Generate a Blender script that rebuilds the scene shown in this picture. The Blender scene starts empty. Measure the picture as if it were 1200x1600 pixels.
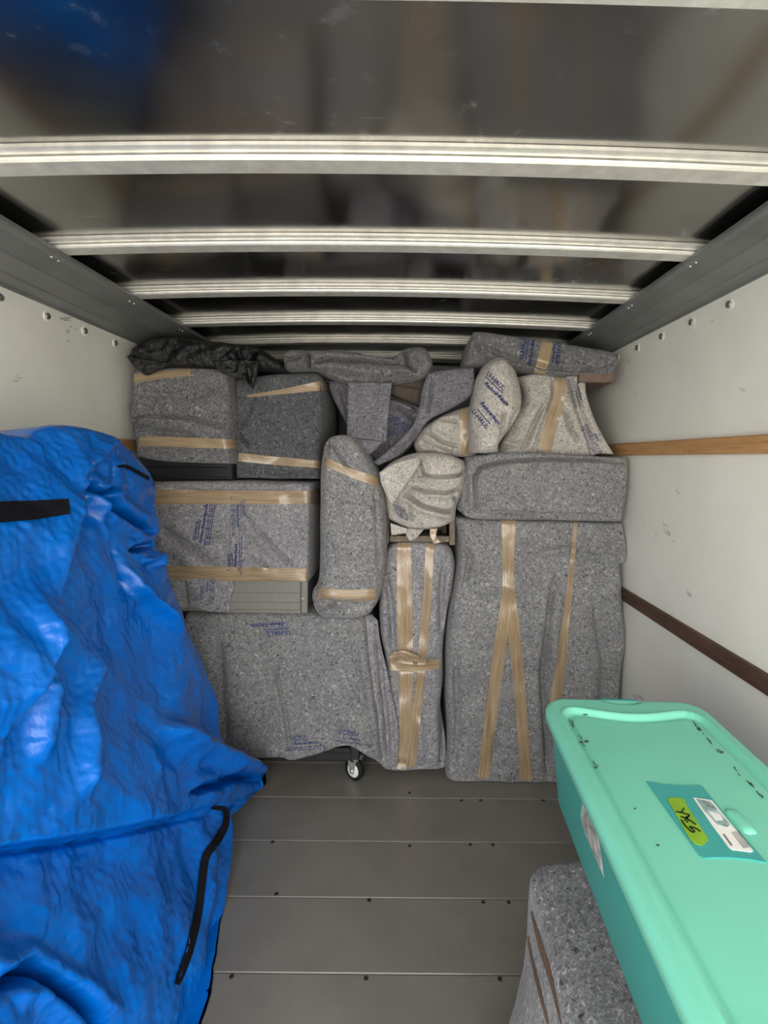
import bpy, bmesh, math, random
import numpy as np
from mathutils import Vector, Matrix
from mathutils.bvhtree import BVHTree

random.seed(7)
RNG = np.random.RandomState(11)
SC = bpy.context.scene
COL = SC.collection

# ------------------------------------------------------------------ camera
F = 760.0                 # focal length in pixels (1200 x 1600 frame)
K = F / 1110.0            # the depth figures below were measured for f = 1110
VX, VY = 634.0, 715.0     # principal point (level camera, lens shift)
EYE = 1.52
ROLL = math.radians(0.5)
cam_d = bpy.data.cameras.new('camera')
cam_d.sensor_width = 36.0
cam_d.lens = F / 1600.0 * 36.0
cam_d.shift_x = -(VX - 600.0) / 1600.0
cam_d.shift_y = -(800.0 - VY) / 1600.0
cam_d.clip_start = 0.02
cam = bpy.data.objects.new('camera', cam_d)
COL.objects.link(cam)
cam.matrix_world = Matrix.Translation((0, 0, EYE)) @ Matrix.Rotation(math.pi / 2, 4, 'X') @ Matrix.Rotation(ROLL, 4, 'Z')
SC.camera = cam

# ------------------------------------------------------------------ world, sun, exposure
world = bpy.data.worlds.new('world')
SC.world = world
world.use_nodes = True
wn = world.node_tree
bg = wn.nodes['Background']
bg.inputs[0].default_value = (1.0, 0.985, 0.945, 1)
bg.inputs[1].default_value = 2.6
sun_d = bpy.data.lights.new('sun', 'SUN')
sun_d.energy = 4.0
sun_d.angle = math.radians(3)
sun_d.color = (1.0, 0.95, 0.86)
sun = bpy.data.objects.new('sun', sun_d)
COL.objects.link(sun)
sun.rotation_euler = (math.radians(-28), math.radians(30), 0)
# portal over the open rear door (guides sampling, gives no light of its own)
por_d = bpy.data.lights.new('door_portal', 'AREA')
por_d.shape = 'RECTANGLE'
por_d.size, por_d.size_y = 2.4, 2.25
por_d.cycles.is_portal = True
por = bpy.data.objects.new('door_portal', por_d)
COL.objects.link(por)
por.location = (-0.136, -0.47, 1.1)
por.rotation_euler = (math.radians(90), 0, 0)
SC.view_settings.view_transform = 'Standard'
SC.view_settings.look = 'None'
SC.view_settings.gamma = 1.0
SC.view_settings.use_curve_mapping = False
SC.view_settings.exposure = 1.5

# ------------------------------------------------------------------ numeric helpers
_c, _s = math.cos(ROLL), math.sin(ROLL)
def unroll(px, py):
    dx = np.asarray(px, float) - VX
    dy = np.asarray(py, float) - VY
    return dx * _c + dy * _s, dy * _c - dx * _s
def P(px, py, D):
    """pixel at measured depth D -> world"""
    dx, dy = unroll(px, py)
    D = np.asarray(D, float) + 0 * dx
    return np.stack([dx * D / 1110.0, D * K, EYE - dy * D / 1110.0], -1)
def ray(px, py):
    dx, dy = unroll(px, py)
    v = np.stack([dx / F, np.ones_like(dx), -dy / F], -1)
    return v
CAMP = Vector((0, 0, EYE))

_perm = np.arange(256); RNG.shuffle(_perm); _perm = np.concatenate([_perm, _perm, _perm])
_grad = RNG.normal(size=(256, 3)); _grad /= np.linalg.norm(_grad, axis=1)[:, None]
def perlin(p, seed=0):
    p = np.asarray(p, float) + seed * 17.31
    i = np.floor(p).astype(int); f = p - i
    u = f * f * f * (f * (f * 6 - 15) + 10)
    i = i & 255
    out = 0
    for a in (0, 1):
        for b in (0, 1):
            for c in (0, 1):
                h = _perm[_perm[_perm[(i[..., 0] + a) & 255] + ((i[..., 1] + b) & 255)] + ((i[..., 2] + c) & 255)]
                g = _grad[h]
                d = f - np.array([a, b, c])
                w = (u[..., 0] if a else 1 - u[..., 0]) * (u[..., 1] if b else 1 - u[..., 1]) * (u[..., 2] if c else 1 - u[..., 2])
                out = out + w * (g * d).sum(-1)
    return out
def fbm(p, seed=0, octv=3):
    s, a = 0, 1.0
    for o in range(octv):
        s = s + a * perlin(np.asarray(p) * (2.03 ** o), seed + o * 3)
        a *= 0.5
    return s
def tri(x):
    return np.abs((x % 1.0) * 2 - 1) * 2 - 1
def crumple(p, freq, seed, n=7, warp=0.6):
    """sharp crossing creases, as in creased sheet plastic"""
    r = np.random.RandomState(seed)
    h = 0
    for k in range(n):
        d = r.normal(size=3); d /= np.linalg.norm(d)
        fr = freq * (0.6 + 1.3 * r.rand())
        w = warp * perlin(p * freq * 0.7, seed + 5 * k)
        m = np.clip(perlin(p * freq * 0.5, seed + 71 + k) * 2.2 + 0.45, 0, 1)
        h = h + m * tri((p * d).sum(-1) * fr + w + r.rand()) / fr * freq
    return h / n
def sstep(a, b, x):
    t = np.clip((x - a) / (b - a), 0, 1)
    return t * t * (3 - 2 * t)
def poly_dist(px, py, pts):
    """distance and signed side to a pixel polyline"""
    best = np.full(px.shape, 1e9); side = np.zeros(px.shape); along = np.zeros(px.shape)
    pts = np.asarray(pts, float)
    seg = np.linalg.norm(np.diff(pts, axis=0), axis=1); tot = seg.sum(); acc = 0
    for (a, b, l) in zip(pts[:-1], pts[1:], seg):
        d = b - a
        t = np.clip(((px - a[0]) * d[0] + (py - a[1]) * d[1]) / max(l * l, 1e-9), 0, 1)
        qx, qy = px - a[0] - t * d[0], py - a[1] - t * d[1]
        q = np.hypot(qx, qy)
        m = q < best
        best = np.where(m, q, best)
        side = np.where(m, np.sign(d[0] * qy - d[1] * qx), side)
        along = np.where(m, (acc + t * l) / tot, along)
        acc += l
    return best, side, along
FOLD_GAIN = 1.8
def folds(px, py, specs):
    h = np.zeros(px.shape)
    for sp in specs:
        kind, pts, w, amt = sp[:4]
        amt = amt * FOLD_GAIN
        d, sd, al = poly_dist(px, py, pts)
        endf = np.clip(np.minimum(al, 1 - al) * 6 + 0.15, 0, 1)
        if kind == 'g':                       # groove with soft lips
            h = h - 1.5 * amt * endf * np.exp(-(d / (0.65 * w)) ** 2) + 0.5 * amt * endf * np.exp(-((d - 2.2 * w) / (1.5 * w)) ** 2)
        elif kind == 'r':                     # ridge
            h = h + amt * endf * np.exp(-(d / w) ** 2)
        elif kind == 's':                     # lapped edge: one side proud
            fall = sp[4] if len(sp) > 4 else 60.0
            h = h + amt * endf * np.where(sd > 0, np.exp(-d / fall), 0) * sstep(0, w, d) - 0.9 * abs(amt) * endf * np.exp(-(d / (w * 0.9)) ** 2)
    return h
def resample(pts, n, smooth=True):
    pts = np.asarray(pts, float)
    if len(pts) == 1: pts = np.vstack([pts, pts])
    if smooth and len(pts) > 2:
        q = []
        ext = np.vstack([2 * pts[0] - pts[1], pts, 2 * pts[-1] - pts[-2]])
        for i in range(1, len(ext) - 2):
            p0, p1, p2, p3 = ext[i - 1:i + 3]
            for t in np.linspace(0, 1, 12, endpoint=False):
                q.append(0.5 * (2 * p1 + (p2 - p0) * t + (2 * p0 - 5 * p1 + 4 * p2 - p3) * t * t + (3 * p1 - p0 - 3 * p2 + p3) * t ** 3))
        q.append(pts[-1]); pts = np.array(q)
    seg = np.linalg.norm(np.diff(pts, axis=0), axis=1)
    acc = np.concatenate([[0], np.cumsum(seg)])
    x = np.linspace(0, acc[-1], n)
    return np.stack([np.interp(x, acc, pts[:, i]) for i in range(pts.shape[1])], -1)

# ------------------------------------------------------------------ object helpers
def mesh_obj(name, verts, faces, mat, parent=None, smooth=True):
    me = bpy.data.meshes.new(name)
    me.from_pydata([tuple(v) for v in verts], [], [tuple(int(i) for i in f) for f in faces])
    me.update()
    if smooth:
        me.polygons.foreach_set('use_smooth', [True] * len(me.polygons))
    o = bpy.data.objects.new(name, me)
    COL.objects.link(o)
    if mat: me.materials.append(mat)
    if parent: o.parent = parent
    return o
def thing(name, label, cat, group=None):
    o = bpy.data.objects.new(name, None); COL.objects.link(o)
    o.empty_display_size = 0.1
    o['label'] = label; o['category'] = cat
    if group: o['group'] = group
    return o
def structure(o):
    o['kind'] = 'structure'; return o
def tree(o):
    for c in o.children:
        yield c
        yield from tree(c)
def finish(root):
    """move an Empty to the base of what it carries; parts keep their place"""
    pts = []
    for c in tree(root):
        if c.type == 'MESH':
            me = c.data
            a = np.empty(len(me.vertices) * 3); me.vertices.foreach_get('co', a)
            pts.append(a.reshape(-1, 3))
    a = np.vstack(pts)
    b = Vector(((a[:, 0].min() + a[:, 0].max()) / 2, (a[:, 1].min() + a[:, 1].max()) / 2, a[:, 2].min()))
    root.location = b
    seen = set()
    for c in tree(root):
        if c.type == 'MESH' and c.data.name not in seen:
            seen.add(c.data.name)
            c.data.transform(Matrix.Translation(-b))
    return root
def bvh_of(o):
    me = o.data
    return BVHTree.FromPolygons([v.co.copy() for v in me.vertices], [tuple(p.vertices) for p in me.polygons])

def grid_faces(n, m, off=0, flip=False):
    f = []
    for j in range(m - 1):
        for i in range(n - 1):
            a = off + j * n + i
            q = (a, a + 1, a + n + 1, a + n)
            f.append(q[::-1] if flip else q)
    return f
def coons(top, right, bottom, left, n, m, smooth=True):
    """four pixel polylines (top L>R, right T>B, bottom L>R, left T>B) -> m x n pixel grid"""
    T, B = resample(top, n, smooth), resample(bottom, n, smooth)
    L, R = resample(left, m, smooth), resample(right, m, smooth)
    s = np.linspace(0, 1, n)[None, :, None]; t = np.linspace(0, 1, m)[:, None, None]
    c = (1 - t) * T[None] + t * B[None] + (1 - s) * L[:, None] + s * R[:, None]
    c = c - ((1 - s) * (1 - t) * T[0] + s * (1 - t) * T[-1] + (1 - s) * t * B[0] + s * t * B[-1])
    return c
def pillow(name, mat, parent, top, right, bottom, left, D, thick, r=0.03, bulge=0.0, fold=(), noise=(0.006, 5.0), fine=(0.0015, 22.0),
           res=1.7, back=(0, 1, 0), depth=None, seed=1, crump=None, smooth=True, zmin=None, xmin=None, backrings=5, wrinkle=0.022):
    top, right, bottom, left = [np.asarray(x, float) for x in (top, right, bottom, left)]
    w = max(np.abs(np.diff(top, axis=0)).sum(), np.abs(np.diff(bottom, axis=0)).sum())
    hgt = max(np.abs(np.diff(left, axis=0)).sum(), np.abs(np.diff(right, axis=0)).sum())
    n, m = int(np.clip(w / res, 8, 400)), int(np.clip(hgt / res, 8, 720))
    g = coons(top, right, bottom, left, n, m, smooth)
    px, py = g[..., 0], g[..., 1]
    s = np.linspace(0, 1, n)[None, :] + 0 * px; t = np.linspace(0, 1, m)[:, None] + 0 * px
    if depth is not None:
        Dm = depth(px, py)
    elif np.isscalar(D):
        Dm = np.full(px.shape, float(D))
    else:
        Dm = (1 - t) * ((1 - s) * D[0] + s * D[1]) + t * ((1 - s) * D[2] + s * D[3])
    X = P(px, py, Dm)
    back = np.asarray(back, float); back /= np.linalg.norm(back)
    # distance to each border in metres, rounded off towards the back
    W = np.linalg.norm(X[:, 1:] - X[:, :-1], axis=-1).sum(1).mean(); H = np.linalg.norm(X[1:] - X[:-1], axis=-1).sum(0).mean()
    rl, rr, rt, rb = (r,) * 4 if np.isscalar(r) else r
    off = 0
    for d, rad in ((s * W, rl), ((1 - s) * W, rr), (t * H, rt), ((1 - t) * H, rb)):
        q = np.clip(rad - d, 0, rad)
        off = off + (rad - np.sqrt(np.maximum(rad * rad - q * q, 0)))
    off = np.minimum(off, thick * 0.6)
    edge = np.clip(np.minimum.reduce([s * W, (1 - s) * W, t * H, (1 - t) * H]) / 0.03, 0, 1)
    out = bulge * (np.sin(np.pi * s) * np.sin(np.pi * t)) ** 0.6
    out = out + folds(px, py, fold)
    q3 = X * 1.0
    out = out + 1.35 * noise[0] * fbm(q3 * noise[1], seed, 3) * 2 + fine[0] * fbm(q3 * fine[1], seed + 9, 2) * 2
    if crump is not None:
        for cr in crump:
            out = out + cr[0] * crumple(q3, cr[1], cr[2], 7, cr[3] if len(cr) > 3 else 0.6)
    if crump is None and wrinkle:
        out = out + wrinkle * crumple(q3, 5.0, seed + 200, 6, 1.2) * np.clip(perlin(q3 * 3, seed + 77) * 2.5 + 0.4, 0, 1)
    out = out * (0.35 + 0.65 * edge)
    X = X + (off - out)[..., None] * back
    # sideways waviness of the outline
    wob = noise[0] * 0.7
    X[..., 0] += wob * perlin(q3 * noise[1] * 1.3, seed + 31); X[..., 2] += wob * perlin(q3 * noise[1] * 1.3, seed + 37)
    if zmin is not None: X[..., 2] = np.maximum(X[..., 2], zmin)
    if xmin is not None: X[..., 0] = np.maximum(X[..., 0], xmin)
    verts = list(X.reshape(-1, 3)); faces = grid_faces(n, m, 0, True)
    loop = [i for i in range(n)] + [j * n + n - 1 for j in range(1, m)] + [(m - 1) * n + i for i in range(n - 2, -1, -1)] + [j * n for j in range(m - 2, 0, -1)]
    prev = loop
    V = X.reshape(-1, 3)
    Lp = V[loop]
    cen = Lp.mean(0)
    deep = ((Lp - cen) @ back)
    for k in range(1, backrings + 1):
        fr = k / backrings
        tgt = Lp + back * ((thick - deep) * fr)[:, None]
        tgt = tgt + (wob * 0.8 * perlin(tgt * noise[1] * 1.4, seed + 50))[:, None] * np.array([0.7, 0, 0.7])
        if k == backrings:
            inn = (cen + back * thick) - tgt
            tgt = tgt + inn * 0.02
        if zmin is not None: tgt[:, 2] = np.maximum(tgt[:, 2], zmin * 0.15)
        if xmin is not None: tgt[:, 0] = np.maximum(tgt[:, 0], xmin)
        base = len(verts)
        verts += list(tgt)
        cur = list(range(base, base + len(loop)))
        for i in range(len(loop)):
            j = (i + 1) % len(loop)
            faces.append((prev[i], prev[j], cur[j], cur[i]))
        prev = cur
    faces.append(tuple(prev))
    return mesh_obj(name, verts, faces, mat, parent)

def tape(name, mat, parent, bvh, pts, width, ends=(0, 0), lift=0.0025, cols=5, step=4.0, side=None):
    """strip of tape pressed on a surface along a pixel polyline; ends = metres it runs on round the back"""
    pts = np.asarray(pts, float)
    wd = np.full(len(pts), float(width)) if np.isscalar(width) else np.asarray(width, float)
    L = np.linalg.norm(np.diff(pts, axis=0), axis=1).sum()
    n = max(4, int(L / step))
    q = resample(np.column_stack([pts, wd]), n)
    tan = np.gradient(q[:, :2], axis=0); tan /= np.linalg.norm(tan, axis=1)[:, None] + 1e-9
    nor = np.stack([-tan[:, 1], tan[:, 0]], -1)
    dep = np.full((n, cols), np.nan); dirs = np.zeros((n, cols, 3))
    for i in range(n):
        for c in range(cols):
            o = (c / (cols - 1) - 0.5) * q[i, 2]
            p = q[i, :2] + nor[i] * o
            d = ray(p[0], p[1]); dirs[i, c] = d
            h = bvh.ray_cast(CAMP, Vector(d).normalized())
            if h[0] is not None: dep[i, c] = h[0].y
    ok = ~np.isnan(dep).any(1)
    if ok.sum() < 2: return None
    a, b = np.where(ok)[0][[0, -1]]
    dep, dirs = dep[a:b + 1], dirs[a:b + 1]
    for c in range(cols):
        x = dep[:, c]; bad = np.isnan(x)
        if bad.any(): x[bad] = np.interp(np.where(bad)[0], np.where(~bad)[0], x[~bad])
    k = np.ones(5) / 5
    if len(dep) > 8:
        for c in range(cols):
            pad = np.pad(dep[:, c], 2, mode='edge')
            dep[:, c] = np.minimum(dep[:, c], np.convolve(pad, k, 'valid'))
    X = np.array([0, 0, EYE]) + dirs * dep[..., None]
    nl = np.linalg.norm(dirs, axis=-1, keepdims=True)
    X = X - dirs / nl * lift
    rows = list(X)
    def tail(row, out, e):
        res = []
        for k2 in range(1, 5):
            res.append(row + out * 0.003 + np.array([0, 1, 0]) * e * k2 / 4)
        return res
    if ends[0]:
        o = X[0].mean(0) - X[1].mean(0); o[1] = 0; o /= np.linalg.norm(o) + 1e-9
        rows = tail(X[0], o, ends[0])[::-1] + rows
    if ends[1]:
        o = X[-1].mean(0) - X[-2].mean(0); o[1] = 0; o /= np.linalg.norm(o) + 1e-9
        rows = rows + tail(X[-1], o, ends[1])
    n = len(rows)
    verts = np.array(rows).reshape(-1, 3)
    o = mesh_obj(name, verts, grid_faces(cols, n), mat, parent)
    uv = o.data.uv_layers.new(name='along')
    ln = np.concatenate([[0], np.cumsum(np.linalg.norm(np.diff(verts.reshape(n, cols, 3).mean(1), axis=0), axis=1))])
    for lp in o.data.loops:
        i, c = divmod(lp.vertex_index, cols)
        uv.data[lp.index].uv = (ln[i] + ((int(pts[0][0] * 7 + pts[0][1] * 3) % 97)), c / (cols - 1) * 0.05)
    return o

_text_cache = {}
def text_mesh(s, shear=0.0, bold=0.0):
    key = (s, shear, bold)
    if key not in _text_cache:
        cu = bpy.data.curves.new('t', 'FONT'); cu.body = s; cu.shear = shear; cu.offset = bold
        cu.align_x = 'CENTER'; cu.align_y = 'CENTER'; cu.resolution_u = 2
        ob = bpy.data.objects.new('t', cu); COL.objects.link(ob)
        bpy.context.view_layer.update()
        me = bpy.data.meshes.new_from_object(ob.evaluated_get(bpy.context.evaluated_depsgraph_get()))
        bpy.data.objects.remove(ob); bpy.data.curves.remove(cu)
        a = np.empty(len(me.vertices) * 3); me.vertices.foreach_get('co', a)
        v = a.reshape(-1, 3)[:, :2].copy(); f = [tuple(p.vertices) for p in me.polygons]
        bpy.data.meshes.remove(me)
        _text_cache[key] = (v, f)
    return _text_cache[key]
def bar_mesh(w, h, n=8):
    v = [(-w / 2 + w * i / n, y) for y in (-h / 2, h / 2) for i in range(n + 1)]
    f = [(i, i + 1, i + n + 2, i + n + 1) for i in range(n)]
    return np.array(v), f
def stamp(name, mat, parent, bvh, items, cx, cy, angle, lift=0.003):
    """ink on cloth: items = (verts2d, faces, u, v, scale); all mapped through the pixel frame onto the surface"""
    A = math.radians(angle)
    rgt = np.array([math.cos(A), -math.sin(A)]); up = np.array([-math.sin(A), -math.cos(A)])
    V, Fc = [], []
    for (v, f, u0, v0, sc) in items:
        base = len(V); good = {}
        for i, q in enumerate(v):
            p = np.array([cx, cy]) + rgt * (q[0] * sc + u0) + up * (q[1] * sc + v0)
            d = Vector(ray(p[0], p[1])).normalized()
            h = bvh.ray_cast(CAMP, d)
            if h[0] is None:
                good[i] = False; V.append((0, 0, 0))
            else:
                good[i] = True; V.append(tuple(h[0] - d * lift))
        for t in f:
            if all(good[i] for i in t):
                ys = [V[base + i][1] for i in t]
                if max(ys) - min(ys) < 0.05: Fc.append(tuple(base + i for i in t))
    if not Fc: return None
    used = sorted({i for f in Fc for i in f}); mp = {a: b for b, a in enumerate(used)}
    return mesh_obj(name, [V[i] for i in used], [tuple(mp[i] for i in f) for f in Fc], mat, parent, False)
def haul_block(s, fine=2, motto='Reduce•Reuse•Recycle', logo=True, x=0.0):
    """the blanket print: name, rule, motto, small lines; s = letter height in pixels"""
    it = []
    if logo:
        v, f = text_mesh('U-HAUL', 0, 0.022); it.append((v, f, -1.6 * s + x, 1.9 * s, 1.15 * s))
        v, f = bar_mesh(4.2 * s, 0.16 * s); it.append((v, f, -1.4 * s + x, 1.25 * s, 1.0))
    v, f = text_mesh(motto, 0.25, 0.035); it.append((v, f, 0, 0.45 * s, 0.95 * s))
    r = np.random.RandomState(int(s * 100) + fine)
    for k in range(fine):
        u = -4.6 * s
        while u < 4.4 * s:
            w = (0.3 + 0.9 * r.rand()) * s
            v, f = bar_mesh(w, 0.2 * s, 3); it.append((v, f, u + w / 2, -0.45 * s - 0.5 * s * k, 1.0))
            u += w + 0.25 * s
    return it

def softbox(name, mat, parent, lo, hi, r=0.02, seg=(10, 10, 10), noise=(0, 1), fn=None, seed=3):
    """closed rounded box; fn(points) may bend it"""
    lo, hi = np.array(lo, float), np.array(hi, float)
    c, hs = (lo + hi) / 2, (hi - lo) / 2
    verts, idx, faces = [], {}, []
    def add(p):
        k = tuple(np.round(p, 6))
        if k not in idx: idx[k] = len(verts); verts.append(p)
        return idx[k]
    def lin(n):
        x = np.linspace(-1, 1, n + 1); return np.sign(x) * (1 - (1 - np.abs(x)) ** 1.5)
    for ax in range(3):
        b, d = (ax + 1) % 3, (ax + 2) % 3
        B, Dd = lin(seg[b]), lin(seg[d])
        for sg in (-1, 1):
            ids = [[add(np.array([sg if k == ax else (u if k == b else v) for k in range(3)], float)) for u in B] for v in Dd]
            for j in range(len(Dd) - 1):
                for i in range(len(B) - 1):
                    q = (ids[j][i], ids[j][i + 1], ids[j + 1][i + 1], ids[j + 1][i])
                    faces.append(q if sg > 0 else q[::-1])
    U = np.array(verts) * hs
    inner = np.clip(U, -(hs - r), hs - r)
    dv = U - inner; l = np.linalg.norm(dv, axis=1, keepdims=True)
    U = np.where(l > 1e-9, inner + dv / np.maximum(l, 1e-9) * r, U)
    if noise[0]:
        nv = U / (np.linalg.norm(U, axis=1, keepdims=True) + 1e-9)
        U = U + nv * (noise[0] * 2 * fbm((U + c) * noise[1], seed, 3))[:, None]
    U = U + c
    if fn is not None: U = fn(U)
    return mesh_obj(name, U, faces, mat, parent)
def bevbox(name, mat, parent, lo, hi, bev=0.003):
    bm = bmesh.new(); bmesh.ops.create_cube(bm, size=1)
    lo, hi = Vector(lo), Vector(hi)
    for v in bm.verts:
        v.co = Vector([(lo[i] + hi[i]) / 2 + v.co[i] * (hi[i] - lo[i]) for i in range(3)])
    if bev: bmesh.ops.bevel(bm, geom=bm.edges[:], offset=bev, segments=1, affect='EDGES', profile=0.5)
    me = bpy.data.meshes.new(name); bm.to_mesh(me); bm.free()
    o = bpy.data.objects.new(name, me); COL.objects.link(o)
    if mat: me.materials.append(mat)
    if parent: o.parent = parent
    return o

# ------------------------------------------------------------------ materials
def nodes(name):
    m = bpy.data.materials.new(name); m.use_nodes = True
    nt = m.node_tree
    return m, nt, nt.nodes['Principled BSDF']
def N(nt, typ, **kw):
    n = nt.nodes.new(typ)
    for k, v in kw.items():
        if k.startswith('i_'): n.inputs[k[2:].replace('_', ' ')].default_value = v
        else: setattr(n, k, v)
    return n
def ramp(nt, src, stops):
    r = nt.nodes.new('ShaderNodeValToRGB')
    el = r.color_ramp.elements
    while len(el) > 1: el.remove(el[0])
    el[0].position, el[0].color = stops[0][0], (*stops[0][1], 1)
    for p, c in stops[1:]:
        e = el.new(p); e.color = (*c, 1)
    nt.links.new(src, r.inputs[0])
    return r.outputs[0]
def coords(nt, scale=(1, 1, 1), out='Object', rot=(0, 0, 0)):
    tc = nt.nodes.new('ShaderNodeTexCoord'); mp = nt.nodes.new('ShaderNodeMapping')
    mp.inputs['Scale'].default_value = scale; mp.inputs['Rotation'].default_value = rot
    nt.links.new(tc.outputs[out], mp.inputs[0]); return mp.outputs[0]
def noise_n(nt, vec, scale, detail=3, rough=0.55, dist=0.0):
    n = nt.nodes.new('ShaderNodeTexNoise')
    n.inputs['Scale'].default_value = scale; n.inputs['Detail'].default_value = detail
    n.inputs['Roughness'].default_value = rough; n.inputs['Distortion'].default_value = dist
    nt.links.new(vec, n.inputs['Vector']); return n.outputs['Fac']
def mixc(nt, fac, a, b, mode='MIX'):
    n = nt.nodes.new('ShaderNodeMix'); n.data_type = 'RGBA'; n.blend_type = mode
    for i, v in ((0, fac), (6, a), (7, b)):
        if hasattr(v, 'links'): nt.links.new(v, n.inputs[i])
        elif i == 0: n.inputs[0].default_value = v
        else: n.inputs[i].default_value = (*v, 1)
    return n.outputs[2]
def bump(nt, src, strength, dist, bsdf):
    b = nt.nodes.new('ShaderNodeBump'); b.inputs['Strength'].default_value = strength; b.inputs['Distance'].default_value = dist
    nt.links.new(src, b.inputs['Height']); nt.links.new(b.outputs[0], bsdf.inputs['Normal']); return b
def setv(b, **kw):
    for k, v in kw.items(): b.inputs[k.replace('_', ' ')].default_value = v

def felt(name, mid, light, dark, fibre=82.0, tintc=(0.16, 0.17, 0.30)):
    m, nt, b = nodes(name)
    v = coords(nt)
    n1 = noise_n(nt, v, fibre, 4, 0.72, 1.2)
    n2 = noise_n(nt, v, fibre * 2.1, 2, 0.6, 0.6)
    n3 = noise_n(nt, v, 9.0, 3)
    col = ramp(nt, n1, [(0.33, dark), (0.46, mid), (0.55, mid), (0.70, light)])
    c2 = ramp(nt, n2, [(0.30, (0.5, 0.5, 0.52)), (0.5, (1, 1, 1)), (0.74, (1.4, 1.38, 1.35))])
    col = mixc(nt, 0.75, col, c2, 'MULTIPLY')
    n4 = noise_n(nt, v, fibre * 0.8, 2, 0.5, 2.0)
    f4 = ramp(nt, n4, [(0.64, (0, 0, 0)), (0.70, (0.5, 0.5, 0.5))])
    col = mixc(nt, f4, col, tintc)
    big = ramp(nt, n3, [(0.3, (0.88, 0.88, 0.89)), (0.7, (1.08, 1.08, 1.07))])
    col = mixc(nt, 1.0, col, big, 'MULTIPLY')
    nt.links.new(col, b.inputs['Base Color'])
    setv(b, Roughness=0.95); b.inputs['Specular IOR Level'].default_value = 0.15
    b.inputs['Sheen Weight'].default_value = 0.15
    bump(nt, n1, 0.5, 0.004, b)
    return m
FELT = felt('felt_grey', (0.205, 0.204, 0.205), (0.50, 0.50, 0.50), (0.030, 0.030, 0.034))
FELT_D = felt('felt_dark_grey', (0.088, 0.090, 0.096), (0.27, 0.275, 0.28), (0.014, 0.015, 0.018))
FELT_L = felt('felt_beige', (0.43, 0.405, 0.37), (0.68, 0.655, 0.61), (0.10, 0.095, 0.09), 88.0, (0.22, 0.21, 0.21))
FELT_M = felt('felt_mid_grey', (0.145, 0.144, 0.148), (0.42, 0.42, 0.42), (0.020, 0.020, 0.023))
FELT_V = felt('felt_violet_grey', (0.155, 0.150, 0.172), (0.38, 0.37, 0.40), (0.030, 0.030, 0.042))
FELT_S = felt('felt_silver', (0.245, 0.24, 0.252), (0.56, 0.55, 0.56), (0.045, 0.043, 0.052))

def make_tape(name='parcel_tape', c1=(0.335, 0.245, 0.148), c2=(0.28, 0.20, 0.118)):
    m, nt, b = nodes(name)
    v = coords(nt, (5, 110, 1), 'UV'); n1 = noise_n(nt, v, 1.0, 4, 0.6, 0.5)
    v2 = coords(nt, (22, 150, 1), 'UV'); n2 = noise_n(nt, v2, 1.0, 3, 0.6, 0.8)
    col = ramp(nt, n1, [(0.40, c2), (0.52, c1), (0.64, tuple(min(1, x * 1.12) for x in c1))])
    nt.links.new(col, b.inputs['Base Color'])
    setv(b, Roughness=0.2); b.inputs['Coat Weight'].default_value = 0.7; b.inputs['Coat Roughness'].default_value = 0.12
    mx = nt.nodes.new('ShaderNodeMath'); mx.operation = 'ADD'
    nt.links.new(n1, mx.inputs[0]); nt.links.new(n2, mx.inputs[1])
    bump(nt, mx.outputs[0], 0.7, 0.005, b)
    return m
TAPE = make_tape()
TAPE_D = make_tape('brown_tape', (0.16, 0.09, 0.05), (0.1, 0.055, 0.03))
def plain(name, col, rough=0.5, metal=0.0, spec=0.5, nz=0.0, nscale=20, coat=0.0):
    m, nt, b = nodes(name)
    setv(b, Roughness=rough, Metallic=metal); b.inputs['Specular IOR Level'].default_value = spec
    b.inputs['Coat Weight'].default_value = coat
    v = coords(nt); n1 = noise_n(nt, v, nscale, 4)
    lo = tuple(c * (1 - nz) for c in col); hi = tuple(min(1, c * (1 + nz)) for c in col)
    nt.links.new(ramp(nt, n1, [(0.3, lo), (0.7, hi)]), b.inputs['Base Color'])
    bump(nt, n1, 0.08, 0.002, b)
    return m
INK = plain('blue_ink', (0.018, 0.032, 0.13), 0.9, 0, 0.1, 0.35, 120)
INK_F = plain('faded_blue_ink', (0.055, 0.068, 0.16), 0.9, 0, 0.1, 0.4, 160)
BLACK = plain('black_plastic', (0.012, 0.012, 0.014), 0.35, 0, 0.5, 0.2)
STRAP = plain('black_webbing', (0.006, 0.0065, 0.010), 0.8, 0, 0.15, 0.3, 200)
BLKMETAL = plain('black_painted_steel', (0.012, 0.013, 0.015), 0.4, 0, 0.5, 0.2)
STEEL = plain('zinc_steel', (0.62, 0.66, 0.64), 0.35, 0.7, 0.5, 0.15)
RUBBER = plain('black_rubber', (0.01, 0.01, 0.01), 0.7, 0, 0.3, 0.2)
WHEELHUB = plain('white_wheel_hub', (0.75, 0.78, 0.77), 0.4, 0, 0.5, 0.08)
GREYPAN = plain('grey_painted_panel', (0.20, 0.195, 0.175), 0.5, 0, 0.4, 0.06, 60)
BROWNFAB = plain('brown_upholstery', (0.075, 0.06, 0.052), 0.85, 0, 0.2, 0.2, 90)
WOODG = plain('weathered_wood', (0.16, 0.125, 0.095), 0.6, 0, 0.3, 0.3, 40)
BOARD = plain('brown_board', (0.16, 0.11, 0.085), 0.6, 0, 0.3, 0.2, 40)
RIVET = plain('rivet_metal', (0.35, 0.34, 0.31), 0.35, 0.9, 0.5, 0.2, 200)
SCREW = plain('screw_head', (0.03, 0.027, 0.025), 0.5, 0.5, 0.5, 0.3, 200)

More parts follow.
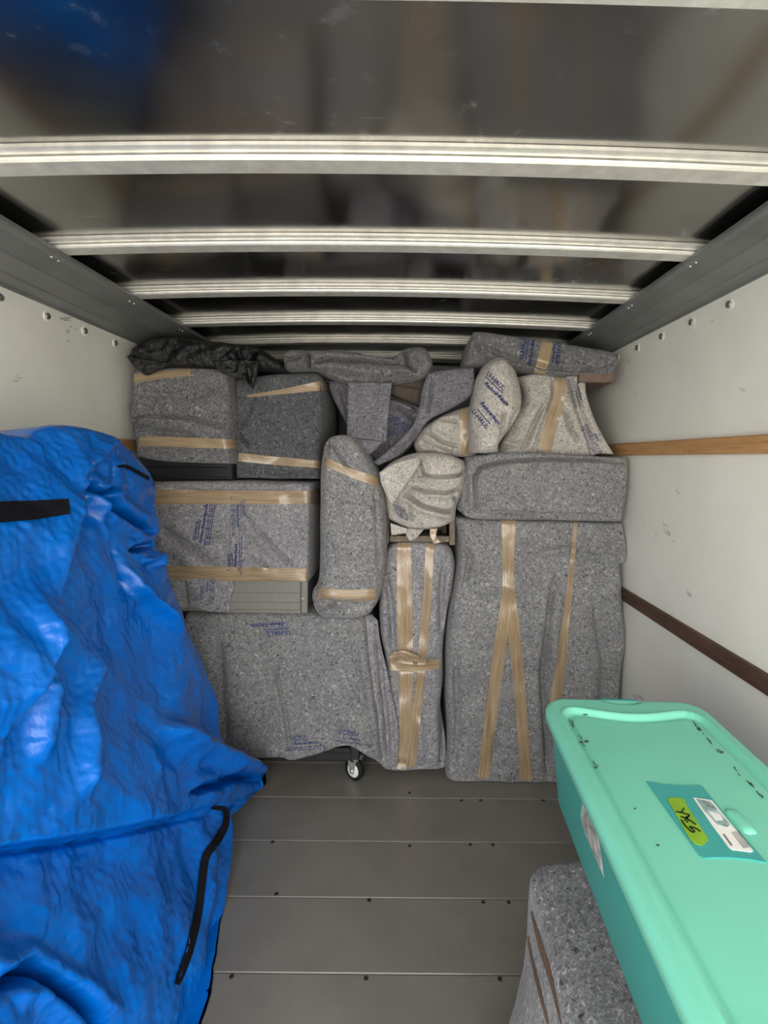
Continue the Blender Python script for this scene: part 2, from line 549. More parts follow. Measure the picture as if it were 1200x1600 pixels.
def m_wall():
    m, nt, b = nodes('white_panel_wall')
    v = coords(nt); n1 = noise_n(nt, v, 3.0, 4)
    col = ramp(nt, n1, [(0.3, (0.76, 0.755, 0.69)), (0.7, (0.83, 0.825, 0.76))])
    # scuffs: sparse grey marks
    v2 = coords(nt, (1, 4.0, 9.0)); n2 = noise_n(nt, v2, 2.6, 4, 0.6, 0.4)
    n3 = noise_n(nt, v, 2.2, 2)
    f = ramp(nt, n2, [(0.635, (0, 0, 0)), (0.68, (0.7, 0.7, 0.7))])
    g = ramp(nt, n3, [(0.48, (0, 0, 0)), (0.62, (1, 1, 1))])
    fm = mixc(nt, 1.0, f, g, 'MULTIPLY')
    col = mixc(nt, fm, col, (0.33, 0.32, 0.29))
    nt.links.new(col, b.inputs['Base Color'])
    setv(b, Roughness=0.5); b.inputs['Specular IOR Level'].default_value = 0.35
    bump(nt, noise_n(nt, v, 120, 2), 0.12, 0.002, b)
    return m
WALL = m_wall()
def m_alu():
    m, nt, b = nodes('mill_aluminium')
    v = coords(nt)
    n1 = noise_n(nt, v, 2.4, 2, 0.5, 0.3); n2 = noise_n(nt, v, 17.0, 4, 0.6, 0.1); n3 = noise_n(nt, v, 1.6, 1)
    col = ramp(nt, n1, [(0.3, (0.285, 0.28, 0.268)), (0.7, (0.365, 0.36, 0.342))])
    msk = ramp(nt, n3, [(0.50, (0, 0, 0)), (0.62, (1, 1, 1))])
    sm = mixc(nt, 1.0, ramp(nt, n2, [(0.60, (0, 0, 0)), (0.70, (0.6, 0.6, 0.6))]), msk, 'MULTIPLY')
    col = mixc(nt, sm, col, (0.62, 0.62, 0.60))
    vs = coords(nt, (2.2, 40, 1), rot=(0, 0, 0.12)); ns = noise_n(nt, vs, 2.2, 2, 0.5, 0.2)
    sc = ramp(nt, ns, [(0.735, (0, 0, 0)), (0.75, (0.7, 0.7, 0.7))])
    col = mixc(nt, sc, col, (0.75, 0.74, 0.72))
    nt.links.new(col, b.inputs['Base Color'])
    setv(b, Metallic=1.0)
    rr = mixc(nt, sm, (0.16, 0.16, 0.16), (0.45, 0.45, 0.45)); nt.links.new(rr, b.inputs['Roughness'])
    bump(nt, noise_n(nt, v, 2.6, 1), 0.06, 0.03, b)
    return m
ALU = m_alu()
RIBM = plain('rib_aluminium', (0.78, 0.77, 0.72), 0.45, 0.6, 0.5, 0.12, 25)
RAILM = plain('grey_rail', (0.20, 0.205, 0.205), 0.45, 0.35, 0.5, 0.15, 5)
def m_floor():
    m, nt, b = nodes('grey_floor_plank')
    v = coords(nt, out='Object'); n1 = noise_n(nt, v, 3.0, 5, 0.6); n2 = noise_n(nt, v, 45.0, 3)
    col = ramp(nt, n1, [(0.3, (0.145, 0.135, 0.118)), (0.7, (0.20, 0.188, 0.166))])
    sp = ramp(nt, n2, [(0.70, (0, 0, 0)), (0.75, (0.6, 0.6, 0.6))])
    col = mixc(nt, sp, col, (0.05, 0.045, 0.04))
    nt.links.new(col, b.inputs['Base Color'])
    rr = ramp(nt, n1, [(0.3, (0.28, 0.28, 0.28)), (0.7, (0.40, 0.40, 0.40))]); nt.links.new(rr, b.inputs['Roughness'])
    b.inputs['Specular IOR Level'].default_value = 0.6
    bump(nt, noise_n(nt, coords(nt, (2, 30, 1)), 4, 3), 0.05, 0.003, b)
    return m
FLOORM = m_floor()
def m_wood(name, c1, c2):
    m, nt, b = nodes(name)
    v = coords(nt, (8, 0.8, 8)); n1 = noise_n(nt, v, 6, 5, 0.6, 1.0)
    v2 = coords(nt, (1, 6, 1)); n2 = noise_n(nt, v2, 3.0, 2)
    col = ramp(nt, n1, [(0.3, c1), (0.65, c2)])
    kn = ramp(nt, n2, [(0.70, (0, 0, 0)), (0.76, (0.8, 0.8, 0.8))])
    col = mixc(nt, kn, col, tuple(c * 0.35 for c in c1))
    nt.links.new(col, b.inputs['Base Color']); setv(b, Roughness=0.6)
    bump(nt, n1, 0.2, 0.002, b)
    return m
WOOD = m_wood('oak_slat', (0.34, 0.17, 0.06), (0.52, 0.29, 0.12))
WOOD_DK = m_wood('dark_slat', (0.045, 0.022, 0.014), (0.10, 0.052, 0.032))
def m_tarp():
    m, nt, b = nodes('blue_poly_sheet')
    v = coords(nt); n1 = noise_n(nt, v, 5, 4)
    nt.links.new(ramp(nt, n1, [(0.3, (0.0, 0.098, 0.46)), (0.7, (0.0, 0.135, 0.58))]), b.inputs['Base Color'])
    setv(b, Roughness=0.24); b.inputs['Specular IOR Level'].default_value = 0.38
    a = noise_n(nt, coords(nt, (1, 1, 1)), 22, 4, 0.6, 0.35); c = noise_n(nt, v, 150, 2)
    s = nt.nodes.new('ShaderNodeMath'); s.operation = 'MULTIPLY_ADD'; s.inputs[1].default_value = 0.06
    nt.links.new(c, s.inputs[0]); nt.links.new(a, s.inputs[2])
    bump(nt, s.outputs[0], 0.16, 0.02, b)
    return m
TARP = m_tarp()
def m_bag():
    m, nt, b = nodes('black_bin_liner')
    v = coords(nt); nt.links.new(ramp(nt, noise_n(nt, v, 8, 3), [(0.3, (0.004, 0.004, 0.0045)), (0.7, (0.009, 0.009, 0.010))]), b.inputs['Base Color'])
    setv(b, Roughness=0.36); bump(nt, noise_n(nt, v, 30, 5, 0.65, 1.5), 0.8, 0.012, b)
    return m
BAG = m_bag()
def m_teal(name, c, rough=0.42):
    m, nt, b = nodes(name)
    v = coords(nt); n1 = noise_n(nt, v, 18, 5, 0.65); n2 = noise_n(nt, v, 4, 4)
    d = ramp(nt, n1, [(0.66, (0, 0, 0)), (0.78, (0.35, 0.35, 0.35))])
    col = ramp(nt, n2, [(0.3, tuple(x * 0.93 for x in c)), (0.7, c)])
    col = mixc(nt, d, col, tuple(x * 0.72 for x in c))
    nt.links.new(col, b.inputs['Base Color']); setv(b, Roughness=rough)
    b.inputs['Subsurface Weight'].default_value = 0.0
    bump(nt, noise_n(nt, v, 220, 2), 0.1, 0.001, b)
    return m
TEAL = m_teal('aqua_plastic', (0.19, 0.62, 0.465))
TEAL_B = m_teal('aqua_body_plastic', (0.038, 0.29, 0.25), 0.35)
TEAL_D = m_teal('deep_teal_plastic', (0.045, 0.36, 0.34))
GREENT = plain('lime_tape', (0.22, 0.42, 0.02), 0.4, 0, 0.5, 0.12, 40)
PAPER = plain('white_label', (0.80, 0.80, 0.77), 0.35, 0, 0.5, 0.03)
PRINTG = plain('label_print_grey', (0.30, 0.42, 0.42), 0.5, 0, 0.4, 0.6, 45)
PRINTT = plain('label_print_dark', (0.18, 0.16, 0.15), 0.6, 0, 0.3, 0.2)
MARKER = plain('black_marker', (0.01, 0.012, 0.008), 0.6, 0, 0.3, 0.1)
FILM = plain('crinkled_silver_film', (0.52, 0.54, 0.52), 0.18, 0.35, 0.6, 0.75, 38)
DIRT = plain('dark_dirt', (0.075, 0.10, 0.075), 0.9, 0, 0.2, 0.5, 60)
ASPH = plain('concrete_yard', (0.42, 0.40, 0.37), 0.9, 0, 0.2, 0.12, 2)

# ------------------------------------------------------------------ the truck box
XL, XR = -1.322, 1.05
YB, YE = -0.45, 3.45            # open rear edge, front bulkhead
XC = (XL + XR) / 2
ZRAIL = EYE + 0.5486
ZRIB = EYE + 0.64               # underside of the ribs at the crown
def crown(x): return -0.030 * ((x - XC) / 1.17) ** 2

yard = structure(mesh_obj('ground', [(-40, -60, -0.85), (40, -60, -0.85), (40, 40, -0.85), (-40, 40, -0.85)], [(0, 1, 2, 3)], ASPH))

# floor with planks
floor = structure(bevbox('floor', FLOORM, None, (XL - 0.03, YB, -0.10), (XR + 0.03, YE, -0.034), 0))
p0, psp = 2.091 * K, 0.36 * K
edges = [p0 + psp * i for i in range(-12, 20)]
edges = [YB] + [e for e in edges if YB + 0.05 < e < YE - 0.03] + [YE]
plank_me = None
planks = []
for a, b_ in zip(edges[:-1], edges[1:]):
    std = abs((b_ - a) - psp) < 1e-6
    if std and plank_me:
        o = bpy.data.objects.new('plank', plank_me); COL.objects.link(o); o.parent = floor
        o.location = (0, a, 0)
    else:
        o = bevbox('plank', FLOORM, floor, (XL, 0.0012, -0.034), (XR, b_ - a - 0.0012, 0.0), 0.0022)
        o.location = (0, a, 0)
        if std: plank_me = o.data
    planks.append((o, a, b_))
bm = bmesh.new(); bmesh.ops.create_cone(bm, cap_ends=True, segments=10, radius1=0.0075, radius2=0.006, depth=0.003)
screw_me = bpy.data.meshes.new('screw'); bm.to_mesh(screw_me); bm.free(); screw_me.materials.append(SCREW)
for (sx, sy) in [(640, 1239), (721, 1251), (751, 1251), (849, 1251), (735, 1320), (770, 1320), (426, 1316), (577, 1407), (755, 1410), (795, 1410), (432, 1397), (572, 1529), (781, 1530), (362, 1526), (640, 1322)]:
    dx, dy = unroll(sx, sy); D = EYE * 1110 / dy
    q = P(sx, sy, D)
    for (o, a, b_) in planks:
        if a <= q[1] < b_:
            s = bpy.data.objects.new('screw', screw_me); COL.objects.link(s); s.parent = o
            s.location = (q[0], q[1] - a, 0.0008)

# walls: inner skin with a soft swage near the top, real thickness
def wall(name, x, sgn):
    ny, nz = 60, 40
    ys = np.linspace(YB, YE, ny); zs = np.linspace(-0.05, ZRAIL + 0.16, nz)
    Y, Z = np.meshgrid(ys, zs)
    p = np.stack([np.full_like(Y, x), Y, Z], -1)
    d = 0.004 * fbm(p * np.array([1, 1.6, 1.6]), 5, 2) + 0.006 * np.exp(-((Z - (ZRAIL - 0.105)) / 0.03) ** 2)
    p[..., 0] = x + sgn * d
    v = list(p.reshape(-1, 3)); f = grid_faces(ny, nz, 0, sgn > 0)
    n = len(v); q = p.copy(); q[..., 0] = x + sgn * 0.035
    v += list(q.reshape(-1, 3)); f += grid_faces(ny, nz, n, sgn < 0)
    for i in range(ny - 1):
        for r in (0, nz - 1):
            a = r * ny + i; f.append((a, a + 1, n + a + 1, n + a))
    for j in range(nz - 1):
        for c in (0, ny - 1):
            a = j * ny + c; f.append((a, a + ny, n + a + ny, n + a))
    return structure(mesh_obj(name, v, f, WALL))
wl = wall('wall_left', XL, -1); wr = wall('wall_right', XR, 1)
bm = bmesh.new(); bmesh.ops.create_uvsphere(bm, u_segments=14, v_segments=8, radius=0.0125)
for v in bm.verts: v.co.x *= 0.45
riv_me = bpy.data.meshes.new('rivet'); bm.to_mesh(riv_me); bm.free(); riv_me.materials.append(RIVET)
for pl in riv_me.polygons: pl.use_smooth = True
bm = bmesh.new(); bmesh.ops.create_cone(bm, cap_ends=True, segments=18, radius1=0.021, radius2=0.019, depth=0.004)
for v in bm.verts: v.co = Vector((v.co.z, v.co.y, v.co.x))
bmesh.ops.recalc_face_normals(bm, faces=bm.faces)
was_me = bpy.data.meshes.new('washer'); bm.to_mesh(was_me); bm.free(); was_me.materials.append(WALL)
for w, x, off in ((wl, XL, 2.306), (wr, XR, 2.316)):
    for k in range(-6, 6):
        y = (off + 0.305 * k) * K
        if YB + 0.05 < y < YE - 0.1:
            wo = bpy.data.objects.new('washer', was_me); COL.objects.link(wo); wo.parent = w
            wo.location = (x + (0.001 if x < 0 else -0.001), y, ZRAIL - 0.040)
            r = bpy.data.objects.new('rivet', riv_me); COL.objects.link(r); r.parent = wo
            r.location = (0.002 if x < 0 else -0.002, 0, 0)
back = structure(bevbox('wall_back', RAILM, None, (XL - 0.03, YE, -0.1), (XR + 0.03, YE + 0.04, ZRIB + 0.14), 0))

# timber tie slats along the walls
def slat(name, m, x0, x1, z0, z1):
    o = bevbox(name, m, None, (x0, YB + 0.02, z0), (x1, YE - 0.01, z1), 0.004)
    return structure(o)
slat('trim_1', WOOD, XR - 0.022, XR + 0.002, EYE + 0.020, EYE + 0.076)
slat('trim_2', WOOD_DK, XR - 0.022, XR + 0.002, EYE - 0.668, EYE - 0.612)
slat('trim_3', WOOD, XL - 0.002, XL + 0.022, EYE + 0.020, EYE + 0.076)
slat('trim_4', WOOD_DK, XL - 0.002, XL + 0.022, EYE - 0.668, EYE - 0.612)

# grey cove rails between wall and roof
def rail(name, x0, x1):
    # x0 at wall, x1 inner upper lip
    z0, z1 = ZRAIL, EYE + 0.61
    sg = 1 if x1 > x0 else -1
    prof = [(x0 - sg * 0.03, z0 - 0.004), (x0 + sg * 0.006, z0 - 0.004), (x0 + sg * 0.010, z0 + 0.004)]
    for t in (0.28, 0.30, 0.62, 0.645, 0.66, 0.9):
        bow = -0.010 * math.sin(math.pi * t)
        prof.append((x0 + (x1 - x0) * t, z0 + (z1 - z0) * t + bow + (0.003 if t in (0.30, 0.645) else 0)))
    prof += [(x1 - sg * 0.004, z1 - 0.006), (x1, z1), (x1 - sg * 0.002, z1 + 0.012), (x0 - sg * 0.03, z1 + 0.03)]
    n = len(prof); v, f = [], []
    for y in (YB, YE):
        v += [(x, y, z) for x, z in prof]
    for i in range(n):
        j = (i + 1) % n
        q = (i, j, n + j, n + i); f.append(q if sg < 0 else q[::-1])
    f.append(tuple(range(n))); f.append(tuple(range(2 * n - 1, n - 1, -1)))
    o = structure(mesh_obj(name, v, f, RAILM, None, False))
    return o
rl_, rr_ = rail('trim_5', XL, -1.055), rail('trim_6', XR, 0.858)
bm = bmesh.new(); bmesh.ops.create_icosphere(bm, subdivisions=1, radius=0.004)
dot_me = bpy.data.meshes.new('pop_rivet'); bm.to_mesh(dot_me); bm.free(); dot_me.materials.append(WALL)
for o_, x0, x1 in ((rl_, XL, -1.055), (rr_, XR, 0.858)):
    for i in range(1, 6):
        for t_ in (0.90, 0.95):
            for dy_ in (-0.014, 0.016):
                d_ = bpy.data.objects.new('pop_rivet', dot_me); COL.objects.link(d_); d_.parent = o_
                bow = -0.010 * math.sin(math.pi * t_)
                d_.location = (x0 + (x1 - x0) * t_, (1.0 + 0.611 * i) * K - 0.03 + dy_, ZRAIL + (EYE + 0.61 - ZRAIL) * t_ + bow + 0.0005)

# roof: shell, sheets and ribs
ceiling = structure(bevbox('ceiling', RIBM, None, (XL - 0.04, YB, ZRIB + 0.10), (XR + 0.04, YE, ZRIB + 0.14), 0))
RH, RW = 0.022, 0.084 * K
rib_y = [(1.0 + 0.611 * i) * K for i in range(-2, 7)]   # far lower edge of each rib
xs = np.linspace(XL + 0.0, XR - 0.0, 41)
prof = [(-RW - 0.020, RH + 0.004), (-RW - 0.020, RH - 0.004), (-RW - 0.006, RH - 0.007), (-RW - 0.006, RH * 0.52), (-RW + 0.010, RH * 0.50), (-RW + 0.010, RH * 0.42), (-RW - 0.002, RH * 0.40), (-RW, 0.004), (-RW + 0.004, 0.0), (-0.004, 0.0), (0, 0.004), (0, RH + 0.004)]
v, f = [], []
n = len(prof)
for x in xs: v += [(x, y, z + crown(x)) for y, z in prof]
for i in range(len(xs) - 1):
    for j in range(n):
        k = (j + 1) % n
        f.append((i * n + j, i * n + k, (i + 1) * n + k, (i + 1) * n + j))
f.append(tuple(range(n))); f.append(tuple(range(len(v) - 1, len(v) - n - 1, -1)))
rib_me = None
for y in rib_y:
    if y > YE - 0.02: continue
    if rib_me is None:
        o = mesh_obj('roof_rib', v, f, RIBM, ceiling, False); rib_me = o.data
        bm = bmesh.new(); bm.from_mesh(rib_me); bmesh.ops.recalc_face_normals(bm, faces=bm.faces); bm.to_mesh(rib_me); bm.free()
    else:
        o = bpy.data.objects.new('roof_rib', rib_me); COL.objects.link(o); o.parent = ceiling
    o.location = (0, y, ZRIB)
ye = [YB] + rib_y
for i in range(len(ye)):
    a = ye[i] - 0.01
    b_ = (ye[i + 1] - RW - 0.007) if i + 1 < len(ye) else YE
    if a > YE - 0.05: break
    b_ = min(b_, YE)
    nx, ny = 90, 40
    X, T = np.meshgrid(np.linspace(XL, XR, nx), np.concatenate([np.linspace(0, 0.90, 24), 1 - 0.10 * np.linspace(1, 0, 17)[1:] ** 1.6]))
    Y = a + (b_ - a) * T
    q = np.stack([X, Y, 0 * X], -1)
    fil = 0.020                      # rolled-down edge of the sheet at the next rib
    dd = np.clip((fil - (b_ - Y)) / fil, 0, 1)
    Z = ZRIB + RH + crown(X) + 0.006 - 0.012 * (1 - np.sqrt(np.maximum(1 - dd * dd * 0.985, 0))) \
        + 0.0030 * fbm(q * np.array([2.0, 3.4, 1]) + i * 3.3, 21, 2) * np.sin(math.pi * T)
    q[..., 2] = Z
    vv = list(q.reshape(-1, 3)); ff = grid_faces(nx, ny, 0, True)
    base = len(vv); q2 = q.copy(); q2[..., 2] += 0.002; vv += list(q2.reshape(-1, 3)); ff += grid_faces(nx, ny, base)
    mesh_obj('roof_panel', vv, ff, ALU, ceiling)
# header over the rear door
structure(bevbox('trim_7', RAILM, None, (XL - 0.03, YB - 0.03, ZRAIL - 0.01), (XR + 0.03, YB + 0.03, ZRIB + 0.14), 0.004))

# ------------------------------------------------------------------ the load: left stack
# rolling cart with blanket
E = thing('rolling_cart', 'black cart on casters under a hanging grey blanket, lowest in the left stack', 'cart')
fr_D = 3.31
def px2(x, y, D=fr_D): return P(x, y, D)
gx0, gx1 = px2(310, 1180)[0], px2(561, 1180)[0]
gy0, gy1 = fr_D * K, fr_D * K + 0.46
zb0, zb1 = px2(555, 1192)[2], px2(555, 1173)[2]
for x in (gx0, gx1 - 0.04):
    for y in (gy0, gy1 - 0.04):
        bevbox('leg', BLKMETAL, E, (x, y, zb0), (x + 0.04, y + 0.04, 0.74), 0.003)
bevbox('bottom_shelf', BLKMETAL, E, (gx0, gy0 + 0.006, zb0 + 0.004), (gx1, gy1, zb1 - 0.012), 0.004)
bevbox('shelf_rim', BLKMETAL, E, (gx0 + 0.04, gy0 - 0.002, zb1 - 0.008), (gx1 - 0.04, gy0 + 0.012, zb1 + 0.012), 0.003)
bevbox('top_shelf', BLKMETAL, E, (gx0, gy0, 0.70), (gx1, gy1, 0.74), 0.004)
def lathe_x(name, mat, parent, prof, cx, cy, cz, seg=28):
    v, f = [], []
    n = len(prof)
    for i in range(seg):
        a = 2 * math.pi * i / seg
        v += [(cx + x, cy + r * math.cos(a), cz + r * math.sin(a)) for x, r in prof]
    for i in range(seg):
        j = (i + 1) % seg
        for k in range(n - 1): f.append((i * n + k, j * n + k, j * n + k + 1, i * n + k + 1))
    f.append(tuple(i * n for i in range(seg))[::-1]); f.append(tuple(i * n + n - 1 for i in range(seg)))
    return mesh_obj(name, v, f, mat, parent)
def caster(x, y, turn):
    r = 0.05
    c = bevbox('caster', STEEL, E, (-0.028, -0.03, 2 * r + 0.004), (0.028, 0.03, 2 * r + 0.009), 0.001)
    rot = Matrix.Translation((x, y, 0)) @ Matrix.Rotation(turn, 4, 'Z')
    t = lathe_x('tire', RUBBER, c, [(-0.016, 0.012), (-0.016, r * 0.86), (-0.010, r), (0.010, r), (0.016, r * 0.86), (0.016, 0.012)], 0, 0, r)
    h = lathe_x('wheel_hub', WHEELHUB, c, [(-0.019, 0.004), (-0.019, r * 0.5), (-0.0165, r * 0.66), (0.0165, r * 0.66), (0.019, r * 0.5), (0.019, 0.004)], 0, 0, r)
    for sx in (-1, 1):
        vv = [(sx * 0.022, -0.026, 2 * r + 0.006), (sx * 0.022, 0.026, 2 * r + 0.006), (sx * 0.022, 0.010, r - 0.012), (sx * 0.022, -0.010, r - 0.012)]
        vv += [(a + sx * 0.003, b, c2) for a, b, c2 in vv]
        mesh_obj('fork', STEEL, None, c) if False else mesh_obj('fork', vv, [(0, 1, 2, 3), (7, 6, 5, 4), (0, 4, 5, 1), (1, 5, 6, 2), (2, 6, 7, 3), (3, 7, 4, 0)], STEEL, c, False)
    lathe_x('axle', STEEL, c, [(-0.028, 0.007), (0.028, 0.007)], 0, 0, r, 12)
    for o in [c] + list(c.children): o.data.transform(rot)
caster(gx1 - 0.022, gy0 + 0.03, 1.0); caster(gx0 + 0.022, gy0 + 0.03, 0.3)
caster(gx1 - 0.022, gy1 - 0.03, -0.6); caster(gx0 + 0.022, gy1 - 0.03, 1.9)
eb = pillow('blanket', FELT, E, [(286, 963), (400, 960), (500, 962), (570, 966)], [(570, 966), (578, 1040), (588, 1110), (598, 1194)],
            [(300, 1196), (400, 1186), (440, 1184), (457, 1188), (500, 1178), (528, 1168), (550, 1168), (575, 1184), (598, 1194)],
            [(286, 963), (290, 1080), (300, 1196)], 3.28, 0.50, r=(0.02, 0.05, 0.03, 0.006), noise=(0.007, 3.5), seed=4,
            fold=[('s', [(425, 1030), (443, 1100), (456, 1187)], 3, 0.012, 30), ('g', [(548, 985), (566, 1090), (580, 1180)], 7, 0.004), ('g', [(340, 990), (350, 1180)], 14, 0.010),
                  ('r', [(568, 975), (582, 1080), (592, 1185)], 6, 0.012)])
es = pillow('blanket_side', FELT_S, E, [(560, 966), (577, 962), (590, 972)], [(590, 972), (597, 1020), (608, 1070), (617, 1110), (622, 1150), (621, 1200)],
            [(585, 1188), (603, 1197), (621, 1200)], [(560, 966), (570, 1070), (585, 1188)], 3.34, 0.02, r=(0.01, 0.04, 0.02, 0.006), noise=(0.010, 5), seed=8,
            fold=[('g', [(588, 990), (600, 1100), (608, 1190)], 6, 0.015)])
be = bvh_of(eb)
stamp('lettering', INK_F, E, be, haul_block(9.5, 0, 'Reuse-Recycle'), 418, 972, 184)
stamp('lettering', INK_F, E, be, haul_block(7, 2, 'Reduce-Reuse'), 478, 1164, 4)
stamp('lettering', INK_F, E, be, haul_block(7, 1, 'Reuse'), 553, 1158, -8)
finish(E)

# wrapped cabinet with exposed slatted panel
C = thing('wrapped_cabinet', 'cabinet in printed grey blanket with two tape bands and a slatted panel showing below', 'cabinet')
q0, q1 = P(246, 957, 3.31), P(481, 766, 3.31)
zc0 = P(481, 958, 3.31)[2]
bevbox('body', GREYPAN, C, (q0[0], 3.31 * K + 0.012, zc0), (q1[0] - 0.004, 3.31 * K + 0.55, q1[2] - 0.02), 0.004)
for (ya, yb) in ((903, 925.5), (926.5, 940.5), (941.5, 952.5), (953.5, 958)):
    a, b_ = P(350, yb, 3.31), P(469.5, ya, 3.31)
    bevbox('slat', GREYPAN, C, (a[0], 3.31 * K + (0 if ya != 953.5 else 0.004), a[2]), (b_[0], 3.31 * K + 0.014, b_[2]), 0.0025)
a, b_ = P(470.5, 958, 3.31), P(481, 900, 3.31)
stile = bevbox('stile', GREYPAN, C, (a[0], 3.31 * K - 0.003, a[2]), (b_[0], 3.31 * K + 0.014, b_[2]), 0.003)
pc = P(473, 935, 3.31)
o = softbox('bolt', STEEL, stile, (pc[0] - 0.004, 3.31 * K - 0.006, pc[2] - 0.004), (pc[0] + 0.004, 3.31 * K, pc[2] + 0.004), 0.003, (3, 3, 3))
cb = pillow('blanket', FELT_S, C, [(232, 753), (350, 752), (484, 756)], [(484, 756), (482, 830), (481, 910)], [(232, 912), (360, 906), (481, 910)], [(232, 753), (232, 912)],
            3.27, 0.60, r=(0.02, 0.018, 0.035, 0.004), noise=(0.005, 4), seed=14,
            fold=[('s', [(262, 760), (320, 768), (380, 768), (440, 766), (476, 754)], 2, -0.010, 16), ('g', [(381, 805), (420, 848), (458, 886)], 4, 0.010), ('s', [(356, 790), (355, 838), (356, 858), (364, 886)], 2.5, 0.010, 40),
                  ('g', [(250, 826), (290, 850), (330, 880)], 7, 0.016), ('s', [(320, 838), (354, 840)], 2, 0.008, 14), ('g', [(385, 868), (405, 878), (420, 888)], 3, 0.008)])
pillow('blanket_flap', FELT_S, C, [(236, 895), (300, 898), (362, 899)], [(362, 899), (363, 920), (358, 938), (357, 958)], [(250, 957), (300, 951), (325, 957), (357, 959)], [(236, 895), (250, 957)],
       3.27, 0.03, r=0.006, noise=(0.006, 6), seed=15, fold=[('g', [(285, 905), (290, 950)], 8, 0.008)])
bc = bvh_of(cb)
tape('tape', TAPE, C, bc, [(236, 776), (360, 777), (490, 777)], [22, 22, 20], (0, 0.25))
tape('tape', TAPE, C, bc, [(236, 893), (360, 897), (488, 898)], [20, 22, 20], (0, 0.25))
stamp('lettering', INK, C, bc, haul_block(7.0, 3), 321, 819, 81)
stamp('lettering', INK_F, C, bc, haul_block(6.5, 2, 'Reduce-Reuse'), 369, 806, 272)
stamp('lettering', INK, C, bc, haul_block(6.5, 2, 'Reduce-Reuse'), 371, 868, 88)
bfl = bvh_of([c for c in C.children if c.name.startswith('blanket_flap')][0])
stamp('lettering', INK_F, C, bfl, haul_block(5.5, 3, 'Reduce'), 326, 918, 86)
finish(C)

# wrapped box, far left, black tray base
A = thing('wrapped_box', 'grey blanket wrapped box with black tray showing at its base, under the black plastic bag', 'box')
a, b_ = P(214, 749, 3.28), P(361, 712, 3.28)
bevbox('tray_base', BLACK, A, (a[0], 3.28 * K + 0.01, a[2]), (b_[0], 3.28 * K + 0.42, b_[2] + 0.02), 0.006)
a2, b2 = P(222, 745, 3.28), P(354, 730, 3.28)
bevbox('tray_panel', BLACK, A, (a2[0], 3.28 * K + 0.002, a2[2]), (b2[0], 3.28 * K + 0.02, b2[2]), 0.004)
ab = pillow('blanket', FELT_M, A, [(204, 577), (280, 573), (354, 577)], [(354, 577), (357, 630), (357, 690), (362, 725)], [(211, 713), (250, 721), (300, 724), (362, 726)],
            [(204, 577), (205, 626), (200, 636), (204, 660), (209, 668), (211, 713)], 3.25, 0.50, r=(0.02, 0.03, 0.03, 0.006), noise=(0.008, 5), seed=24,
            fold=[('s', [(202, 657), (235, 650), (290, 653), (352, 668)], 3, 0.016, 26), ('g', [(206, 664), (250, 676), (310, 682)], 6, 0.010), ('g', [(335, 668), (356, 664)], 4, 0.008), ('g', [(215, 612), (300, 622), (350, 600)], 8, 0.006)])
ba = bvh_of(ab)
tape('tape', TAPE, A, ba, [(205, 592), (270, 584), (348, 576)], [14, 12, 10], (0, 0.2))
tape('tape', TAPE, A, ba, [(209, 689), (280, 691), (362, 694)], [15, 16, 15], (0, 0.2))
finish(A)

# second wrapped box
B = thing('wrapped_box', 'darker grey wrapped box beside the box with the black tray base', 'box')
bb = pillow('blanket', FELT_D, B, [(366, 592), (420, 584), (495, 581)], [(495, 581), (502, 600), (503, 660), (498, 700), (497, 748)], [(367, 747), (430, 748), (497, 748)], [(366, 592), (366, 660), (367, 747)],
            3.36, 0.55, r=(0.03, 0.035, 0.03, 0.01), noise=(0.007, 5), seed=34,
            fold=[('s', [(398, 622), (388, 650), (372, 675), (384, 692), (390, 706)], 3, -0.020, 22), ('g', [(372, 672), (378, 686), (390, 695)], 3, 0.014), ('s', [(362, 618), (384, 624)], 2, -0.012, 14), ('g', [(420, 738), (495, 741)], 3, 0.008), ('g', [(385, 730), (392, 742)], 3, 0.006)])
bb_ = bvh_of(bb)
tape('tape', TAPE, B, bb_, [(386, 619), (440, 612), (506, 602)], [4, 8, 15], (0, 0.25))
tape('tape', TAPE, B, bb_, [(364, 713), (430, 720), (502, 726)], [13, 13, 12], (0, 0.25))
finish(B)

# black bag
G0 = thing('plastic_bag', 'crumpled black plastic bag lying on the top left box', 'bag')
pillow('film', BAG, G0, [(194, 552), (210, 532), (245, 521), (300, 528), (360, 533), (400, 539), (438, 570)], [(438, 570), (440, 577)],
       [(204, 564), (246, 572), (300, 573), (348, 574), (400, 576), (440, 578)], [(194, 552), (198, 560), (204, 564)],
       3.21, 0.40, r=(0.02, 0.03, 0.05, 0.008), noise=(0.012, 6), crump=[(0.05, 8, 3, 0.3), (0.035, 18, 4, 0.3), (0.015, 40, 5, 0.3)], seed=44, res=1.5,
       fold=[('g', [(400, 545), (396, 560), (394, 576)], 5, 0.02), ('g', [(370, 545), (380, 574)], 4, 0.012)])
pillow('film_flap', BAG, G0, [(330, 564), (370, 562), (406, 564)], [(406, 564), (401, 584), (394, 607)], [(386, 600), (394, 607)], [(330, 564), (345, 582), (372, 590), (386, 600)], 3.19, 0.015, r=0.006,
       noise=(0.006, 9), crump=[(0.03, 14, 6, 0.3), (0.015, 34, 7, 0.3)], seed=45, res=1.5, fold=[('g', [(385, 568), (391, 600)], 4, 0.01)])
pillow('film_flap', BAG, G0, [(196, 556), (225, 560), (262, 566)], [(262, 566), (250, 574), (240, 580)], [(212, 574), (226, 585), (240, 580)], [(196, 556), (203, 566), (212, 574)], 3.19, 0.015, r=0.006,
       noise=(0.006, 9), crump=[(0.03, 14, 8, 0.3), (0.015, 34, 9, 0.3)], seed=46, res=1.5)
finish(G0)

